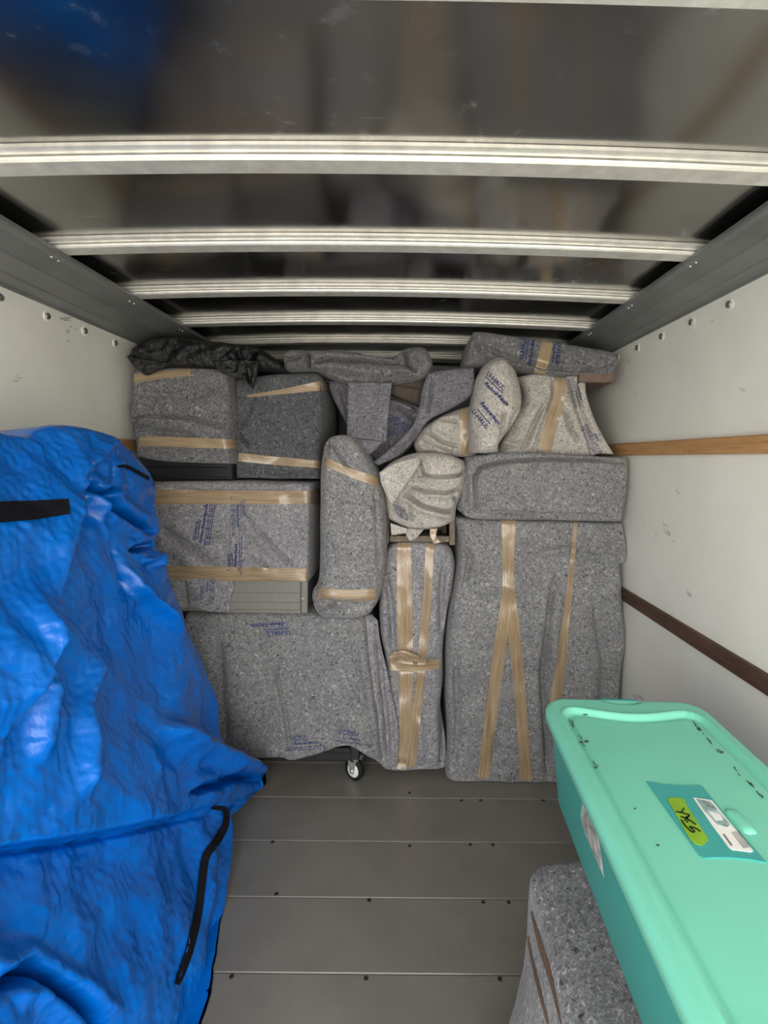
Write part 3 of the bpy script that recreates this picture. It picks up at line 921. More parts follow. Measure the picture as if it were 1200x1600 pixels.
# rolled bundle
Dn = thing('rolled_bundle', 'upright grey blanket roll taped near top and bottom, in the middle of the load', 'bundle')
db = pillow('blanket', FELT, Dn, [(503, 692), (520, 681), (545, 681), (562, 694)], [(562, 694), (590, 742), (602, 800), (602, 870), (598, 920), (588, 952)],
            [(485, 948), (500, 966), (535, 972), (570, 966), (588, 952)], [(503, 692), (497, 740), (496, 830), (494, 905), (484, 930), (485, 948)], 3.17, 0.25,
            r=(0.075, 0.085, 0.035, 0.04), noise=(0.006, 5), seed=54,
            fold=[('s', [(500, 908), (494, 925), (500, 934), (540, 942), (588, 938)], 2.5, -0.012, 20), ('g', [(488, 936), (500, 955), (520, 944), (536, 958)], 3, 0.010), ('s', [(506, 700), (520, 694), (530, 712), (545, 735)], 2.5, 0.012, 20),
                  ('g', [(512, 712), (515, 690)], 3, 0.008), ('g', [(585, 760), (592, 900)], 5, 0.006)])
bd = bvh_of(db)
tape('tape', TAPE, Dn, bd, [(500, 716), (530, 731), (560, 743), (594, 753)], [12, 13, 14, 14], (0.12, 0.12))
tape('tape', TAPE, Dn, bd, [(495, 926), (540, 931), (596, 928)], [16, 19, 18], (0.1, 0.12))
finish(Dn)

# ------------------------------------------------------------------ middle and right of the load
Fn = thing('wrapped_case', 'narrow upright blanket wrapped case crossed with shiny tape, standing on the floor', 'case')
fb = pillow('blanket', FELT_S, Fn, [(602, 862), (618, 851), (655, 848), (695, 853), (708, 864)], [(708, 864), (712, 888), (708, 925), (700, 960), (694, 1010), (693, 1060), (690, 1110), (697, 1165), (702, 1204)],
            [(590, 1196), (610, 1204), (650, 1205), (702, 1206)], [(602, 862), (597, 890), (592, 940), (593, 990), (602, 1040), (600, 1120), (592, 1160), (590, 1196)], 3.40, 0.40,
            r=(0.05, 0.06, 0.03, 0.01), noise=(0.008, 4.5), seed=64, zmin=0.001,
            fold=[('g', [(694, 880), (690, 930), (690, 990)], 7, 0.014), ('g', [(604, 900), (612, 960), (614, 1020)], 7, 0.012), ('g', [(688, 1100), (692, 1150), (688, 1200)], 5, 0.016), ('g', [(612, 1190), (640, 1194)], 4, 0.010),
                  ('g', [(615, 1036), (690, 1036)], 9, 0.014), ('r', [(655, 1120), (660, 1195)], 8, 0.012)])
bf = bvh_of(fb)
tape('tape', TAPE, Fn, bf, [(631, 848), (632, 920), (633, 1000), (634, 1060), (634, 1120), (632, 1160), (626, 1206)], [22, 24, 24, 23, 20, 18, 14], (0, 0))
tape('tape', TAPE, Fn, bf, [(672, 849), (668, 920), (662, 1000), (655, 1080), (648, 1140), (640, 1206)], [13, 14, 14, 13, 15, 16], (0, 0), lift=0.004)
tape('tape', TAPE, Fn, bf, [(604, 1037), (650, 1041), (692, 1036)], [20, 18, 14], (0.1, 0.1), lift=0.006)
t = tape('tape_knot', TAPE, Fn, bf, [(609, 1028), (622, 1024), (640, 1026), (656, 1030)], [8, 14, 15, 8], lift=0.016, cols=9, step=2)
if t:
    for vv in t.data.vertices: vv.co.y -= 0.008 * abs(math.sin(vv.co.x * 260) * math.cos(vv.co.z * 310))
finish(Fn)

H = thing('wrapped_dresser', 'tall wide furniture piece wrapped in grey blanket with forked tape strips, against the right wall', 'furniture')
hb = pillow('blanket', FELT, H, [(714, 811), (800, 813), (900, 815), (971, 817)], [(971, 817), (972, 890), (975, 960), (980, 995), (974, 1050), (970, 1095), (966, 1160), (966, 1226)],
            [(698, 1221), (780, 1223), (860, 1225), (966, 1227)], [(714, 811), (719, 850), (716, 900), (706, 960), (700, 1030), (700, 1100), (702, 1160), (698, 1221)], 3.33, 0.55,
            r=(0.05, 0.03, 0.02, 0.006), noise=(0.010, 3.4), seed=74, zmin=0.001,
            fold=[('g', [(868, 900), (855, 980), (848, 1060), (852, 1150), (856, 1222)], 6, 0.014), ('g', [(722, 850), (735, 870), (725, 920)], 7, 0.012), ('r', [(735, 930), (775, 915), (850, 930)], 12, 0.010), ('g', [(712, 1000), (716, 1130), (708, 1215)], 8, 0.010),
                  ('g', [(830, 870), (890, 858), (950, 880)], 10, 0.008), ('r', [(860, 960), (866, 1060), (864, 1160)], 9, 0.014), ('g', [(930, 930), (945, 1040), (940, 1150)], 12, 0.010), ('g', [(770, 1060), (772, 1200)], 9, 0.006)])
pillow('blanket_corner', FELT, H, [(964, 818), (972, 817)], [(972, 817), (979, 845), (980, 868), (975, 880)], [(964, 884), (975, 880)], [(964, 818), (964, 884)], 3.34, 0.1, r=0.008, noise=(0.003, 8), seed=77)
bh = bvh_of(hb)
tape('tape', TAPE, H, bh, [(795, 813), (794, 870), (793, 925), (788, 965), (772, 1080), (754, 1224)], [23, 18, 17, 19, 19, 18], lift=0.004)
tape('tape', TAPE, H, bh, [(795, 813), (795, 870), (797, 925), (801, 965), (812, 1080), (823, 1224)], [22, 17, 15, 18, 18, 18])
tape('tape', TAPE, H, bh, [(899, 816), (896, 860), (890, 920), (883, 980), (876, 1040), (868, 1100)], [6, 7, 9, 12, 16, 19])
finish(H)

I = thing('wrapped_cushion', 'long grey blanket wrapped block with folded edge lying on the tall dresser', 'furniture')
ib = pillow('blanket', FELT, I, [(734, 714), (790, 707), (880, 709), (940, 713), (983, 716)], [(983, 716), (982, 770), (973, 816)], [(718, 800), (746, 812), (850, 813), (973, 816)], [(734, 714), (726, 750), (718, 800)],
            3.25, 0.55, r=(0.06, 0.025, 0.02, 0.02), noise=(0.007, 4), seed=84,
            fold=[('s', [(752, 802), (742, 780), (741, 745), (752, 730), (790, 722), (860, 718), (940, 720), (978, 724)], 2.5, 0.024, 70), ('g', [(755, 800), (850, 803), (960, 806)], 4, 0.006), ('g', [(728, 745), (728, 790)], 5, 0.01)])
finish(I)

# wrapped stool: wooden frame with a pale bundle on top
G = thing('wrapped_stool', 'wooden stool frame topped with a pale creased blanket, above the narrow upright case', 'stool')
Dg = 3.42
def bar(nm, x0, y0, x1, y1, yd, dd=0.03):
    a, b_ = P(x0, y1, Dg), P(x1, y0, Dg)
    bevbox(nm, WOODG, G, (a[0], Dg * K + yd, a[2]), (b_[0], Dg * K + yd + dd, b_[2]), 0.003)
bar('leg', 602, 740, 609, 849, 0); bar('leg', 702, 740, 712, 852, 0); bar('leg', 606, 740, 613, 846, 0.24); bar('leg', 697, 740, 705, 846, 0.24)
bar('stretcher', 609, 838, 702, 847, 0.004, 0.024); bar('stretcher', 613, 832, 697, 840, 0.244, 0.02)
bar('seat', 600, 735, 713, 746, -0.005, 0.29)
gb = pillow('blanket', FELT_L, G, [(592, 738), (615, 720), (650, 708), (695, 709), (728, 720)], [(728, 720), (732, 738), (727, 765), (716, 790), (713, 815)],
            [(606, 812), (640, 826), (680, 826), (713, 815)], [(592, 738), (597, 770), (606, 812)], 3.30, 0.26, r=(0.05, 0.07, 0.04, 0.02), bulge=0.02, noise=(0.006, 6), seed=94, res=1.8,
            fold=[('s', [(656, 738), (672, 744), (690, 745), (715, 744), (731, 736)], 2.2, 0.030, 16), ('s', [(640, 760), (665, 768), (695, 770), (722, 762)], 2.2, 0.030, 18), ('g', [(632, 772), (660, 790), (690, 798), (712, 800)], 3, 0.026),
                  ('g', [(655, 720), (664, 742)], 2.5, 0.014), ('g', [(640, 790), (645, 815)], 3, 0.010), ('g', [(650, 745), (660, 742), (668, 748)], 2, 0.01), ('g', [(706, 775), (715, 785)], 3, 0.016)])
pillow('blanket_flap', FELT_L, G, [(592, 738), (620, 722), (652, 714)], [(652, 714), (656, 724), (636, 755), (613, 788)], [(607, 780), (610, 786), (613, 788)], [(592, 738), (596, 758), (607, 780)],
       3.16, 0.02, r=0.006, noise=(0.003, 7), seed=95, res=2)
pillow('blanket_tatter', FELT_L, G, [(610, 818), (622, 822), (636, 826)], [(636, 826), (637, 833)], [(611, 837), (637, 834)], [(610, 818), (611, 837)], 3.24, 0.012, r=0.003, noise=(0.004, 16), seed=96, res=1.5)
pillow('blanket_tatter', FELT_L, G, [(636, 826), (662, 828)], [(662, 828), (652, 839)], [(641, 846), (652, 839)], [(636, 826), (634, 836), (641, 846)], 3.29, 0.012, r=0.003, noise=(0.004, 16), seed=97, res=1.5)
pillow('blanket_tatter', FELT_V, G, [(613, 787), (622, 790)], [(622, 790), (637, 808), (636, 814)], [(624, 808), (636, 815)], [(613, 787), (616, 798), (624, 808)], 3.19, 0.012, r=0.003, noise=(0.003, 16), seed=98, res=1.5)
bg_ = bvh_of(gb)
tape('tape', TAPE, G, bg_, [(606, 818), (640, 824), (675, 822), (716, 812)], [10, 11, 13, 15], (0.05, 0.15), lift=0.008)
pillow('tape_tail', TAPE, G, [(672, 826), (684, 826)], [(684, 826), (682, 838), (690, 848)], [(678, 850), (690, 848)], [(672, 826), (672, 838), (678, 850)], 3.27, 0.004, r=0.001, noise=(0.004, 20), seed=99, res=1.5)
bflap = bvh_of([c for c in G.children if c.name.startswith('blanket_flap')][0])
tape('tape', TAPE, G, bflap, [(593, 738), (620, 726), (651, 718)], [10, 12, 10], lift=0.004)
finish(G)

# draped sling of blanket over a brown cushion
M = thing('draped_blanket', 'violet grey blanket sagging like a sling with a loose square flap, above the rolled bundle', 'blanket')
mb = pillow('cloth', FELT_V, M, [(511, 592), (560, 597), (620, 597), (670, 594)], [(670, 594), (672, 630), (664, 670), (652, 688)], [(586, 722), (600, 724), (625, 714), (652, 688)], [(511, 592), (518, 618), (535, 652), (556, 690), (572, 706), (586, 722)],
            3.55, 0.12, r=0.04, noise=(0.008, 6), seed=104,
            fold=[('g', [(620, 636), (640, 650), (652, 664)], 4, 0.012), ('g', [(530, 600), (545, 650), (570, 690)], 7, 0.012), ('s', [(606, 620), (640, 632), (652, 640)], 3, 0.016, 30)])
pillow('cloth_band', FELT_V, M, [(670, 582), (705, 576), (741, 573)], [(741, 573), (742, 604), (733, 620), (703, 638), (672, 655), (650, 684), (622, 713), (592, 727)], [(583, 722), (592, 727)],
       [(670, 582), (661, 606), (654, 640), (645, 664), (618, 694), (583, 722)], 3.30, 0.05, r=(0.02, 0.02, 0.02, 0.01), noise=(0.008, 5), seed=105,
       fold=[('s', [(676, 588), (672, 625), (668, 648)], 3, 0.012, 30), ('g', [(655, 668), (640, 690), (615, 710)], 5, 0.008)])
pillow('flap', FELT_V, M, [(544, 596), (578, 597), (612, 598)], [(612, 598), (608, 640), (604, 691)], [(542, 686), (570, 687), (604, 692)], [(544, 596), (543, 640), (542, 686)], 3.32, 0.010, r=0.004, noise=(0.004, 5), seed=107)
pillow('flap_tip', FELT_V, M, [(546, 684), (570, 687), (598, 690)], [(598, 690), (582, 706), (567, 719)], [(565, 718), (567, 719)], [(546, 684), (554, 700), (565, 718)], 3.30, 0.010, r=0.003, noise=(0.003, 6), seed=108)
bm_ = bvh_of(mb)
stamp('lettering', INK_F, M, bm_, haul_block(6.2, 4, 'Reduce'), 625, 664, 14)
finish(M)
U = thing('brown_cushion', 'brown upholstered cushion peeking out between the folds of the violet grey sling', 'cushion')
pillow('cover', BROWNFAB, U, [(606, 592), (640, 590), (668, 588)], [(668, 588), (664, 610), (658, 634)], [(606, 614), (630, 624), (658, 634)], [(606, 592), (606, 614)], 3.44, 0.06, r=0.02, bulge=0.01, noise=(0.004, 7), seed=112,
       fold=[('g', [(612, 600), (660, 606)], 3, 0.004)])
finish(U)

Ln = thing('folded_blanket', 'loosely rolled dark grey blanket lying on top of the violet grey sling', 'blanket')
pillow('cloth', FELT_M, Ln, [(443, 548), (455, 544), (478, 546), (492, 554), (515, 543), (545, 545), (580, 553), (612, 556), (632, 543), (655, 539), (668, 544), (678, 562)], [(678, 562), (674, 574), (668, 586)],
       [(443, 577), (470, 577), (496, 577), (520, 588), (550, 597), (600, 598), (645, 594), (668, 586)], [(443, 548), (441, 562), (443, 577)], 3.33, 0.30, r=(0.03, 0.04, 0.05, 0.03), noise=(0.007, 7), seed=114, res=1.8,
       fold=[('g', [(478, 546), (484, 560), (482, 576)], 4, 0.031), ('g', [(486, 570), (510, 562), (560, 562), (620, 568), (636, 570)], 4, 0.027), ('g', [(632, 546), (636, 570), (652, 582)], 4, 0.024), ('g', [(620, 560), (600, 556)], 3, 0.020),
             ('s', [(498, 578), (530, 582), (560, 594)], 3, -0.012, 14), ('g', [(445, 562), (475, 560)], 4, 0.017), ('r', [(520, 575), (600, 584), (650, 584)], 7, 0.020)])
finish(Ln)

# pale wrapped legs / arm bundle
J = thing('wrapped_bundle', 'pale printed blanket bundle with a tall rounded lobe and taped arm, above the stool', 'bundle')
jb = pillow('blanket_arm', FELT_L, J, [(682, 652), (708, 642), (742, 632)], [(742, 632), (748, 670), (748, 714)], [(652, 708), (680, 708), (715, 714), (748, 714)], [(682, 652), (660, 668), (647, 690), (652, 708)], 3.40, 0.22, r=(0.06, 0.03, 0.04, 0.04), bulge=0.02, noise=(0.007, 7), seed=124, res=1.8,
            fold=[('g', [(664, 672), (690, 690), (718, 698)], 3, 0.014), ('g', [(690, 655), (715, 660)], 3, 0.010), ('g', [(735, 690), (732, 712)], 3, 0.012), ('g', [(655, 690), (700, 706)], 4, 0.008)])
jl = pillow('blanket_lobe', FELT_L, J, [(762, 564), (782, 555), (802, 562)], [(802, 562), (814, 585), (821, 630), (806, 662), (786, 690), (784, 707)], [(740, 706), (760, 708), (784, 707)], [(762, 564), (749, 588), (744, 622), (738, 650), (740, 706)],
            3.14, 0.15, r=(0.07, 0.08, 0.06, 0.04), bulge=0.02, noise=(0.006, 6), seed=125, res=1.8, fold=[('g', [(787, 640), (784, 680), (782, 706)], 4, 0.014), ('g', [(790, 600), (788, 635)], 4, 0.008), ('g', [(815, 635), (800, 660), (786, 690)], 4, 0.010)])
bja, bjl = bvh_of(jb), bvh_of(jl)
tape('tape', TAPE, J, bja, [(724, 636), (726, 660), (726, 690), (727, 714)], [17, 16, 15, 15], lift=0.004)
tape('tape', TAPE, J, bja, [(713, 644), (726, 640), (738, 636)], [10, 10, 9], lift=0.004)
stamp('lettering', INK, J, bjl, haul_block(9, 0, 'Reduce•Reuse'), 773, 618, -44)
stamp('lettering', INK, J, bjl, haul_block(9, 0, 'Reduce•burn', False), 763, 648, -50)
v_, f_ = text_mesh('U-HAUL', 0, 0.022); bv_, bf2_ = bar_mesh(32, 1.4)
stamp('lettering', INK, J, bjl, [(v_, f_, 0, 0, 10), (bv_, bf2_, 0, 7, 1)], 750, 655, -50)
finish(J)

J2 = thing('wrapped_chair', 'pale blanket wrapped angular piece with diagonal tape, between lobed bundle and right wall', 'furniture')
j2 = pillow('blanket', FELT_L, J2, [(812, 586), (850, 581), (875, 587), (906, 586)], [(906, 586), (912, 630), (924, 670), (932, 714)], [(778, 708), (830, 706), (880, 708), (932, 712)], [(812, 586), (822, 620), (800, 662), (778, 712)],
            3.38, 0.45, r=(0.05, 0.02, 0.03, 0.02), noise=(0.008, 6), seed=134, res=1.8,
            fold=[('s', [(864, 586), (862, 620), (845, 660), (832, 706)], 3, 0.014, 30), ('g', [(848, 632), (830, 670), (815, 706)], 5, 0.014), ('g', [(882, 640), (892, 670), (905, 690)], 4, 0.012), ('g', [(890, 606), (908, 650), (925, 700)], 4, 0.012), ('g', [(790, 690), (812, 696)], 6, 0.012)])
jf = pillow('blanket_flap', FELT_L, J2, [(886, 588), (902, 586), (916, 587)], [(916, 587), (917, 615), (928, 650), (946, 686), (961, 710)], [(925, 712), (940, 709), (961, 711)], [(886, 588), (898, 625), (910, 665), (925, 712)], 3.33, 0.05, r=0.01, noise=(0.005, 7), seed=135, res=1.8,
            fold=[('g', [(902, 600), (908, 640), (928, 690)], 4, 0.012)])
bj2, bjf = bvh_of(j2), bvh_of(jf)
tape('tape', TAPE, J2, bj2, [(875, 586), (872, 625), (862, 660), (850, 704)], [17, 20, 20, 22], lift=0.004)
stamp('lettering', INK_F, J2, bjf, haul_block(5, 4, 'Reduce•Reuse', False), 903, 612, -76)
stamp('lettering', INK_F, J2, bjf, haul_block(5.5, 5, 'Reuse', False), 930, 684, -62)
finish(J2)

Kn = thing('wrapped_slab', 'flat grey blanket parcel with printed name and tape strap, topmost by the right cove rail', 'parcel')
kb = pillow('blanket', FELT_M, Kn, [(739, 520), (748, 516), (800, 522), (880, 534), (950, 546), (968, 555)], [(968, 555), (969, 568), (960, 584)], [(727, 570), (770, 568), (820, 574), (880, 584), (960, 585)], [(739, 520), (733, 545), (727, 570)], 3.27, 0.42,
            r=(0.03, 0.03, 0.035, 0.012), noise=(0.005, 5), seed=144, res=1.9,
            fold=[('s', [(734, 560), (738, 536), (746, 536), (790, 552), (830, 568), (880, 577), (940, 575), (966, 565)], 2.2, -0.016, 16), ('g', [(825, 562), (850, 574), (890, 578)], 3, 0.010)])
bk = bvh_of(kb)
a, b_ = P(905, 597, 3.29), P(961, 580, 3.29)
bevbox('board', BOARD, Kn, (a[0], 3.29 * K, a[2]), (b_[0], 3.29 * K + 0.4, b_[2]), 0.004)
tape('tape', TAPE, Kn, bk, [(856, 530), (851, 555), (843, 584)], [17, 18, 19], lift=0.004)
v_, f_ = text_mesh('U-HAUL', 0, 0.022); bv_, bf2_ = bar_mesh(38, 1.5); v2_, f2_ = text_mesh('Reduce-Reuse', 0.25, 0.022)
stamp('lettering', INK, Kn, bk, [(v_, f_, 0, 6, 10.5), (bv_, bf2_, 0, 0, 1), (v2_, f2_, 0, -7, 9)], 824, 544, 80)
stamp('lettering', INK, Kn, bk, [(v_, f_, 0, 6, 10), (bv_, bf2_, 0, -1, 1)], 866, 552, 262)
finish(Kn)

# ------------------------------------------------------------------ mattress in blue bag along the left wall
TA, TB, TC = 0.57, 0.267, 0.06  # leaning face, flaring towards the door: x = -(TA + TB z + TC (D - 2.2))
def tarp_depth(px, py):
    dx, dy = unroll(px, py)
    den = -(dx / 1110.0) + TB * (dy / 1110.0) - TC
    return np.minimum((TA + TB * EYE - 2.2 * TC) / np.maximum(den, 0.15), 3.2)
Tn = thing('mattress_bag', 'tall mattress in a creased blue bag with black straps, leaning on left wall', 'mattress')
tb = pillow('bag', TARP, Tn,
            [(-130, 690), (-60, 672), (0, 669), (35, 676), (58, 679), (76, 668), (100, 663), (140, 667), (163, 682), (178, 694)],
            [(178, 694), (205, 708), (236, 742), (246, 790), (254, 820), (243, 846), (262, 880), (272, 920), (300, 985), (322, 1045), (342, 1092), (346, 1130), (354, 1165), (385, 1182), (408, 1200), (415, 1222), (396, 1240), (366, 1262), (370, 1300), (360, 1380), (352, 1460), (343, 1530), (334, 1610)],
            [(-130, 2380), (100, 2100), (255, 1800), (334, 1610)], [(-130, 690), (-130, 1500), (-130, 2380)],
            None, 0.42, depth=tarp_depth, back=(-1, 0.0, -0.12), r=(0.03, 0.012, 0.035, 0.01), noise=(0.012, 2.6), fine=(0.001, 14), seed=154, res=2.6, zmin=0.006, smooth=True, backrings=7,
            xmin=XL + 0.03, crump=[(0.060, 2.4, 11, 0.35), (0.034, 6.0, 12, 0.3), (0.020, 13.0, 13, 0.3), (0.009, 27.0, 14, 0.3)],
            fold=[('s', [(-40, 1338), (0, 1330), (100, 1316), (200, 1298), (300, 1276), (350, 1262)], 7, -0.032, 150),
                  ('s', [(98, 665), (118, 710), (124, 745), (112, 790), (92, 860), (75, 950), (40, 1060), (0, 1160)], 7, 0.034, 120),
                  ('g', [(112, 745), (145, 770), (180, 800), (235, 830)], 6, 0.03), ('r', [(135, 770), (160, 830), (185, 880), (205, 915), (250, 960), (275, 990)], 6, 0.03), ('g', [(205, 925), (180, 870), (150, 800)], 8, 0.022),
                  ('g', [(235, 850), (200, 860)], 5, 0.022), ('r', [(215, 880), (240, 868), (242, 890)], 6, 0.025), ('r', [(120, 735), (150, 700), (170, 690)], 9, 0.02), ('g', [(162, 715), (168, 760), (150, 780)], 5, 0.018),
                  ('r', [(250, 1130), (330, 1175), (408, 1215)], 16, 0.04), ('g', [(300, 1240), (360, 1215), (405, 1218)], 7, 0.022), ('r', [(340, 1300), (330, 1400), (310, 1540)], 14, 0.016),
                  ('r', [(30, 940), (60, 1060), (50, 1200)], 16, 0.02), ('r', [(160, 1010), (130, 1100), (120, 1250)], 14, 0.018), ('g', [(0, 1540), (60, 1510), (130, 1560), (180, 1610)], 12, 0.028)])
bt = bvh_of(tb)
tape('handle_strap', STRAP, Tn, bt, [(-110, 818), (-40, 806), (0, 800), (50, 797), (109, 791)], [38, 34, 33, 30, 24], lift=0.010, cols=6, step=6)
tape('zip_strip', STRAP, Tn, bt, [(330, 1262), (352, 1266), (352, 1290), (338, 1315), (322, 1338), (316, 1375), (310, 1425), (298, 1478), (284, 1520), (276, 1538)], [5, 9, 11, 13, 13, 13, 13, 13, 12, 9], lift=0.006, cols=4, step=3)
tape('strap', STRAP, Tn, bt, [(183, 729), (198, 729), (214, 737), (233, 748)], [3, 6, 6, 6], lift=0.006, cols=4, step=2)
finish(Tn)

# ------------------------------------------------------------------ right foreground: wrapped crate and aqua bin
ZL = EYE - 0.65
def onz(px, py, z):
    dx, dy = unroll(px, py)
    D = (EYE - z) * 1110.0 / dy
    return P(px, py, D)
c0 = onz(846, 1088, ZL); c1 = onz(1098, 1102, ZL)
BW = float(np.linalg.norm((c1 - c0)[:2]))
wdir = np.array([1, -0.045, 0]); wdir /= np.linalg.norm(wdir)
ldir = np.array([-0.045, -1, 0]); ldir /= np.linalg.norm(ldir)
BL = 0.86
def blocal(u, v, z): return c0 * np.array([1, 1, 0]) + wdir * u + ldir * v + np.array([0, 0, z])
ZB = EYE - 0.902

Pn = thing('wrapped_crate', 'grey blanket wrapped crate on the floor carrying the aqua storage bin', 'crate')
pt = onz(832, 1326, ZB)
def bend(U):
    z = U[:, 2]; t = np.clip((ZB - z) / ZB, 0, 1)
    left = np.clip((0.62 - U[:, 0]) / 0.3, 0, 1)
    U[:, 0] -= left * (0.10 * t ** 1.2 + 0.012 * np.sin(U[:, 1] * 24 + z * 9) * np.minimum(1, t * 4) + 0.03 * (pt[1] - U[:, 1]))
    far = np.clip((U[:, 1] - (pt[1] - 0.2)) / 0.2, 0, 1)
    U[:, 2] = np.maximum(U[:, 2], 0.0)
    top = np.clip((z - (ZB - 0.08)) / 0.08, 0, 1)
    fl = np.clip((0.46 - U[:, 0]) / 0.2, 0, 1)
    U[:, 2] -= top * fl ** 1.5 * 0.05
    U[:, 2] += np.where(z > 0.2, 0.006 * perlin(U * 14, 3) * np.where(U[:, 0] < c0[0] + 0.03, 1, 0), 0)
    return U
pb = softbox('blanket', FELT_M, Pn, (pt[0] - 0.005, 0.40, 0.0), (1.0, pt[1], ZB), 0.035, (44, 54, 44), (0.006, 6), bend, 61)
bp = bvh_of(pb)
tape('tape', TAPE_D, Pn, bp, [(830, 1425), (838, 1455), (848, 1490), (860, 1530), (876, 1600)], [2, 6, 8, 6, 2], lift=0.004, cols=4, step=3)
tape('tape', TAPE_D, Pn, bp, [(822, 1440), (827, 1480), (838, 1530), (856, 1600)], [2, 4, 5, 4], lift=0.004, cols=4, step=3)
finish(Pn)

ZB += 0.006
bin_ = thing('storage_bin', 'long aqua plastic storage bin with closed lid, labels and lime tape, on the wrapped crate', 'bin')
def rrect(w, l, r, n=10):
    pts = []
    for (cx, cy, a0) in ((w - r, r, -90), (w - r, l - r, 0), (r, l - r, 90), (r, r, 180)):
        for k in range(n + 1):
            a = math.radians(a0 + 90 * k / n); pts.append((cx + r * math.cos(a), cy + r * math.sin(a)))
    # densify the straight runs
    pts = np.array(pts); pts = np.vstack([pts, pts[:1]])
    return resample(pts, 241, False)[:-1]
def ring3(inset, r, z):
    q = rrect(BW - 2 * inset, BL - 2 * inset, r) + inset
    return np.array([blocal(u, v, z) for u, v in q])
def loft(name, mat, parent, rings, cap0=True, cap1=True):
    n = len(rings[0]); v = np.vstack(rings); f = []
    for k in range(len(rings) - 1):
        for i in range(n):
            j = (i + 1) % n
            f.append((k * n + i, k * n + j, (k + 1) * n + j, (k + 1) * n + i))
    if cap0: f.append(tuple(range(n))[::-1])
    if cap1: f.append(tuple(range((len(rings) - 1) * n, len(rings) * n)))
    return mesh_obj(name, v, f, mat, parent)
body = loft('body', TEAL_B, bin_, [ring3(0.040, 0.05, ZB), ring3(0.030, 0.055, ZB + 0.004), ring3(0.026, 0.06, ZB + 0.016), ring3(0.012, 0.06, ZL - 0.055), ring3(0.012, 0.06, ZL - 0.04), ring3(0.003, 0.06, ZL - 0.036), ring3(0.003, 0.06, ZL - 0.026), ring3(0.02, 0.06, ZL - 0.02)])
# lid: rings from the rim to the middle with a height profile
out = rrect(BW, BL, 0.062)
cen = np.array([BW / 2, BL / 2])
def lid_h(u, v):
    # recessed centre panel with bowed ends and a rounded outer edge
    bow = 0.018 * np.cos((u / BW - 0.5) * 2 * math.pi) ** 1
    va, vb = 0.070 + bow, BL - 0.070 - bow
    ua, ub = 0.036, BW - 0.036
    d = np.minimum(np.minimum(u - ua, ub - u), np.minimum(v - va, vb - v))
    rc = 0.05
    cx = np.clip(np.minimum(u - ua, ub - u), None, rc); cy = np.clip(np.minimum(v - va, vb - v), None, rc)
    dc = np.where((cx < rc) & (cy < rc), rc - np.hypot(rc - cx, rc - cy), np.minimum(cx, cy))
    h = -0.009 * sstep(-0.004, 0.006, dc) + 0.0025 * np.exp(-((dc + 0.007) / 0.004) ** 2) - 0.003 * np.exp(-((dc - 0.009) / 0.005) ** 2)
    for ve in (0.0, BL):     # finger notch for the latch at each end
        e = np.hypot((u - BW / 2) / 0.055, (v - ve) / 0.032)
        h = h - 0.010 * (1 - sstep(0.8, 1.0, e))
    return h
rings = []
def lidring(fr, dz=None):
    # ring of outline pulled inwards by fr metres
    q = rrect(BW - 2 * fr, BL - 2 * fr, min(max(0.062 - fr, 0.012), (BW / 2 - fr) * 0.9)) + fr
    h = lid_h(q[:, 0], q[:, 1]) if dz is None else np.full(len(q), dz)
    return np.array([blocal(u, v, ZL + z) for (u, v), z in zip(q, h)])
rings.append(lidring(0.006, -0.034)); rings.append(lidring(-0.002, -0.036)); rings.append(lidring(-0.002, -0.014)); rings.append(lidring(0.002, -0.006)); rings.append(lidring(0.008, -0.001))
for fr in list(np.linspace(0.013, 0.052, 16)) + list(np.linspace(0.056, 0.13, 24)) + list(np.linspace(0.14, BW / 2 - 0.004, 8)):
    rings.append(lidring(fr))
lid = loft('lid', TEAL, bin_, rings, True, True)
def tri_cap(o):
    bm = bmesh.new(); bm.from_mesh(o.data)
    bmesh.ops.triangulate(bm, faces=[f for f in bm.faces if len(f.verts) > 4]); bmesh.ops.recalc_face_normals(bm, faces=bm.faces)
    bm.to_mesh(o.data); bm.free()
for o in (lid, body): tri_cap(o)
bl, bb2 = bvh_of(lid), bvh_of(body)
for ve, sg in ((0.0, -1), (BL, 1)):
    pts = [(BW / 2 - 0.045, ve + sg * -0.004), (BW / 2 + 0.045, ve + sg * -0.004), (BW / 2 + 0.05, ve + sg * 0.012), (BW / 2 - 0.05, ve + sg * 0.012)]
    vv = [blocal(u, v, ZL - 0.075) for u, v in pts] + [blocal(u, v, ZL - 0.006) for u, v in pts]
    mesh_obj('latch', vv, [(3, 2, 1, 0), (4, 5, 6, 7), (0, 1, 5, 4), (1, 2, 6, 5), (2, 3, 7, 6), (3, 0, 4, 7)], TEAL_D, bin_, False)
def flat_patch(name, mat, parent, pts, z, th=0.002):
    q = [onz(x, y, z) for x, y in pts]
    n = len(q)
    v = [tuple(a) for a in q] + [(a[0], a[1], a[2] - th) for a in q]
    f = [tuple(range(n)), tuple(range(2 * n - 1, n - 1, -1))] + [(i, n + i, n + (i + 1) % n, (i + 1) % n) for i in range(n)]
    o = mesh_obj(name, v, f, mat, parent, False); tri_cap(o); return o
zp = ZL - 0.0065
panel = flat_patch('label_panel', TEAL_D, bin_, resample([(1010, 1220), (1040, 1225), (1070, 1227), (1092, 1226)], 8).tolist() + resample([(1098, 1229), (1122, 1259), (1160, 1304), (1198, 1347)], 8).tolist() +
                   resample([(1176, 1343), (1150, 1340), (1120, 1339), (1100, 1340)], 6).tolist() + [(1094, 1336), (1060, 1290)], zp, 0.004)
lab = flat_patch('paper_label', PAPER, panel, [(1083, 1246), (1112, 1250), (1177, 1329), (1174, 1331), (1143, 1327), (1138, 1323), (1112, 1288)], zp + 0.0012, 0.001)
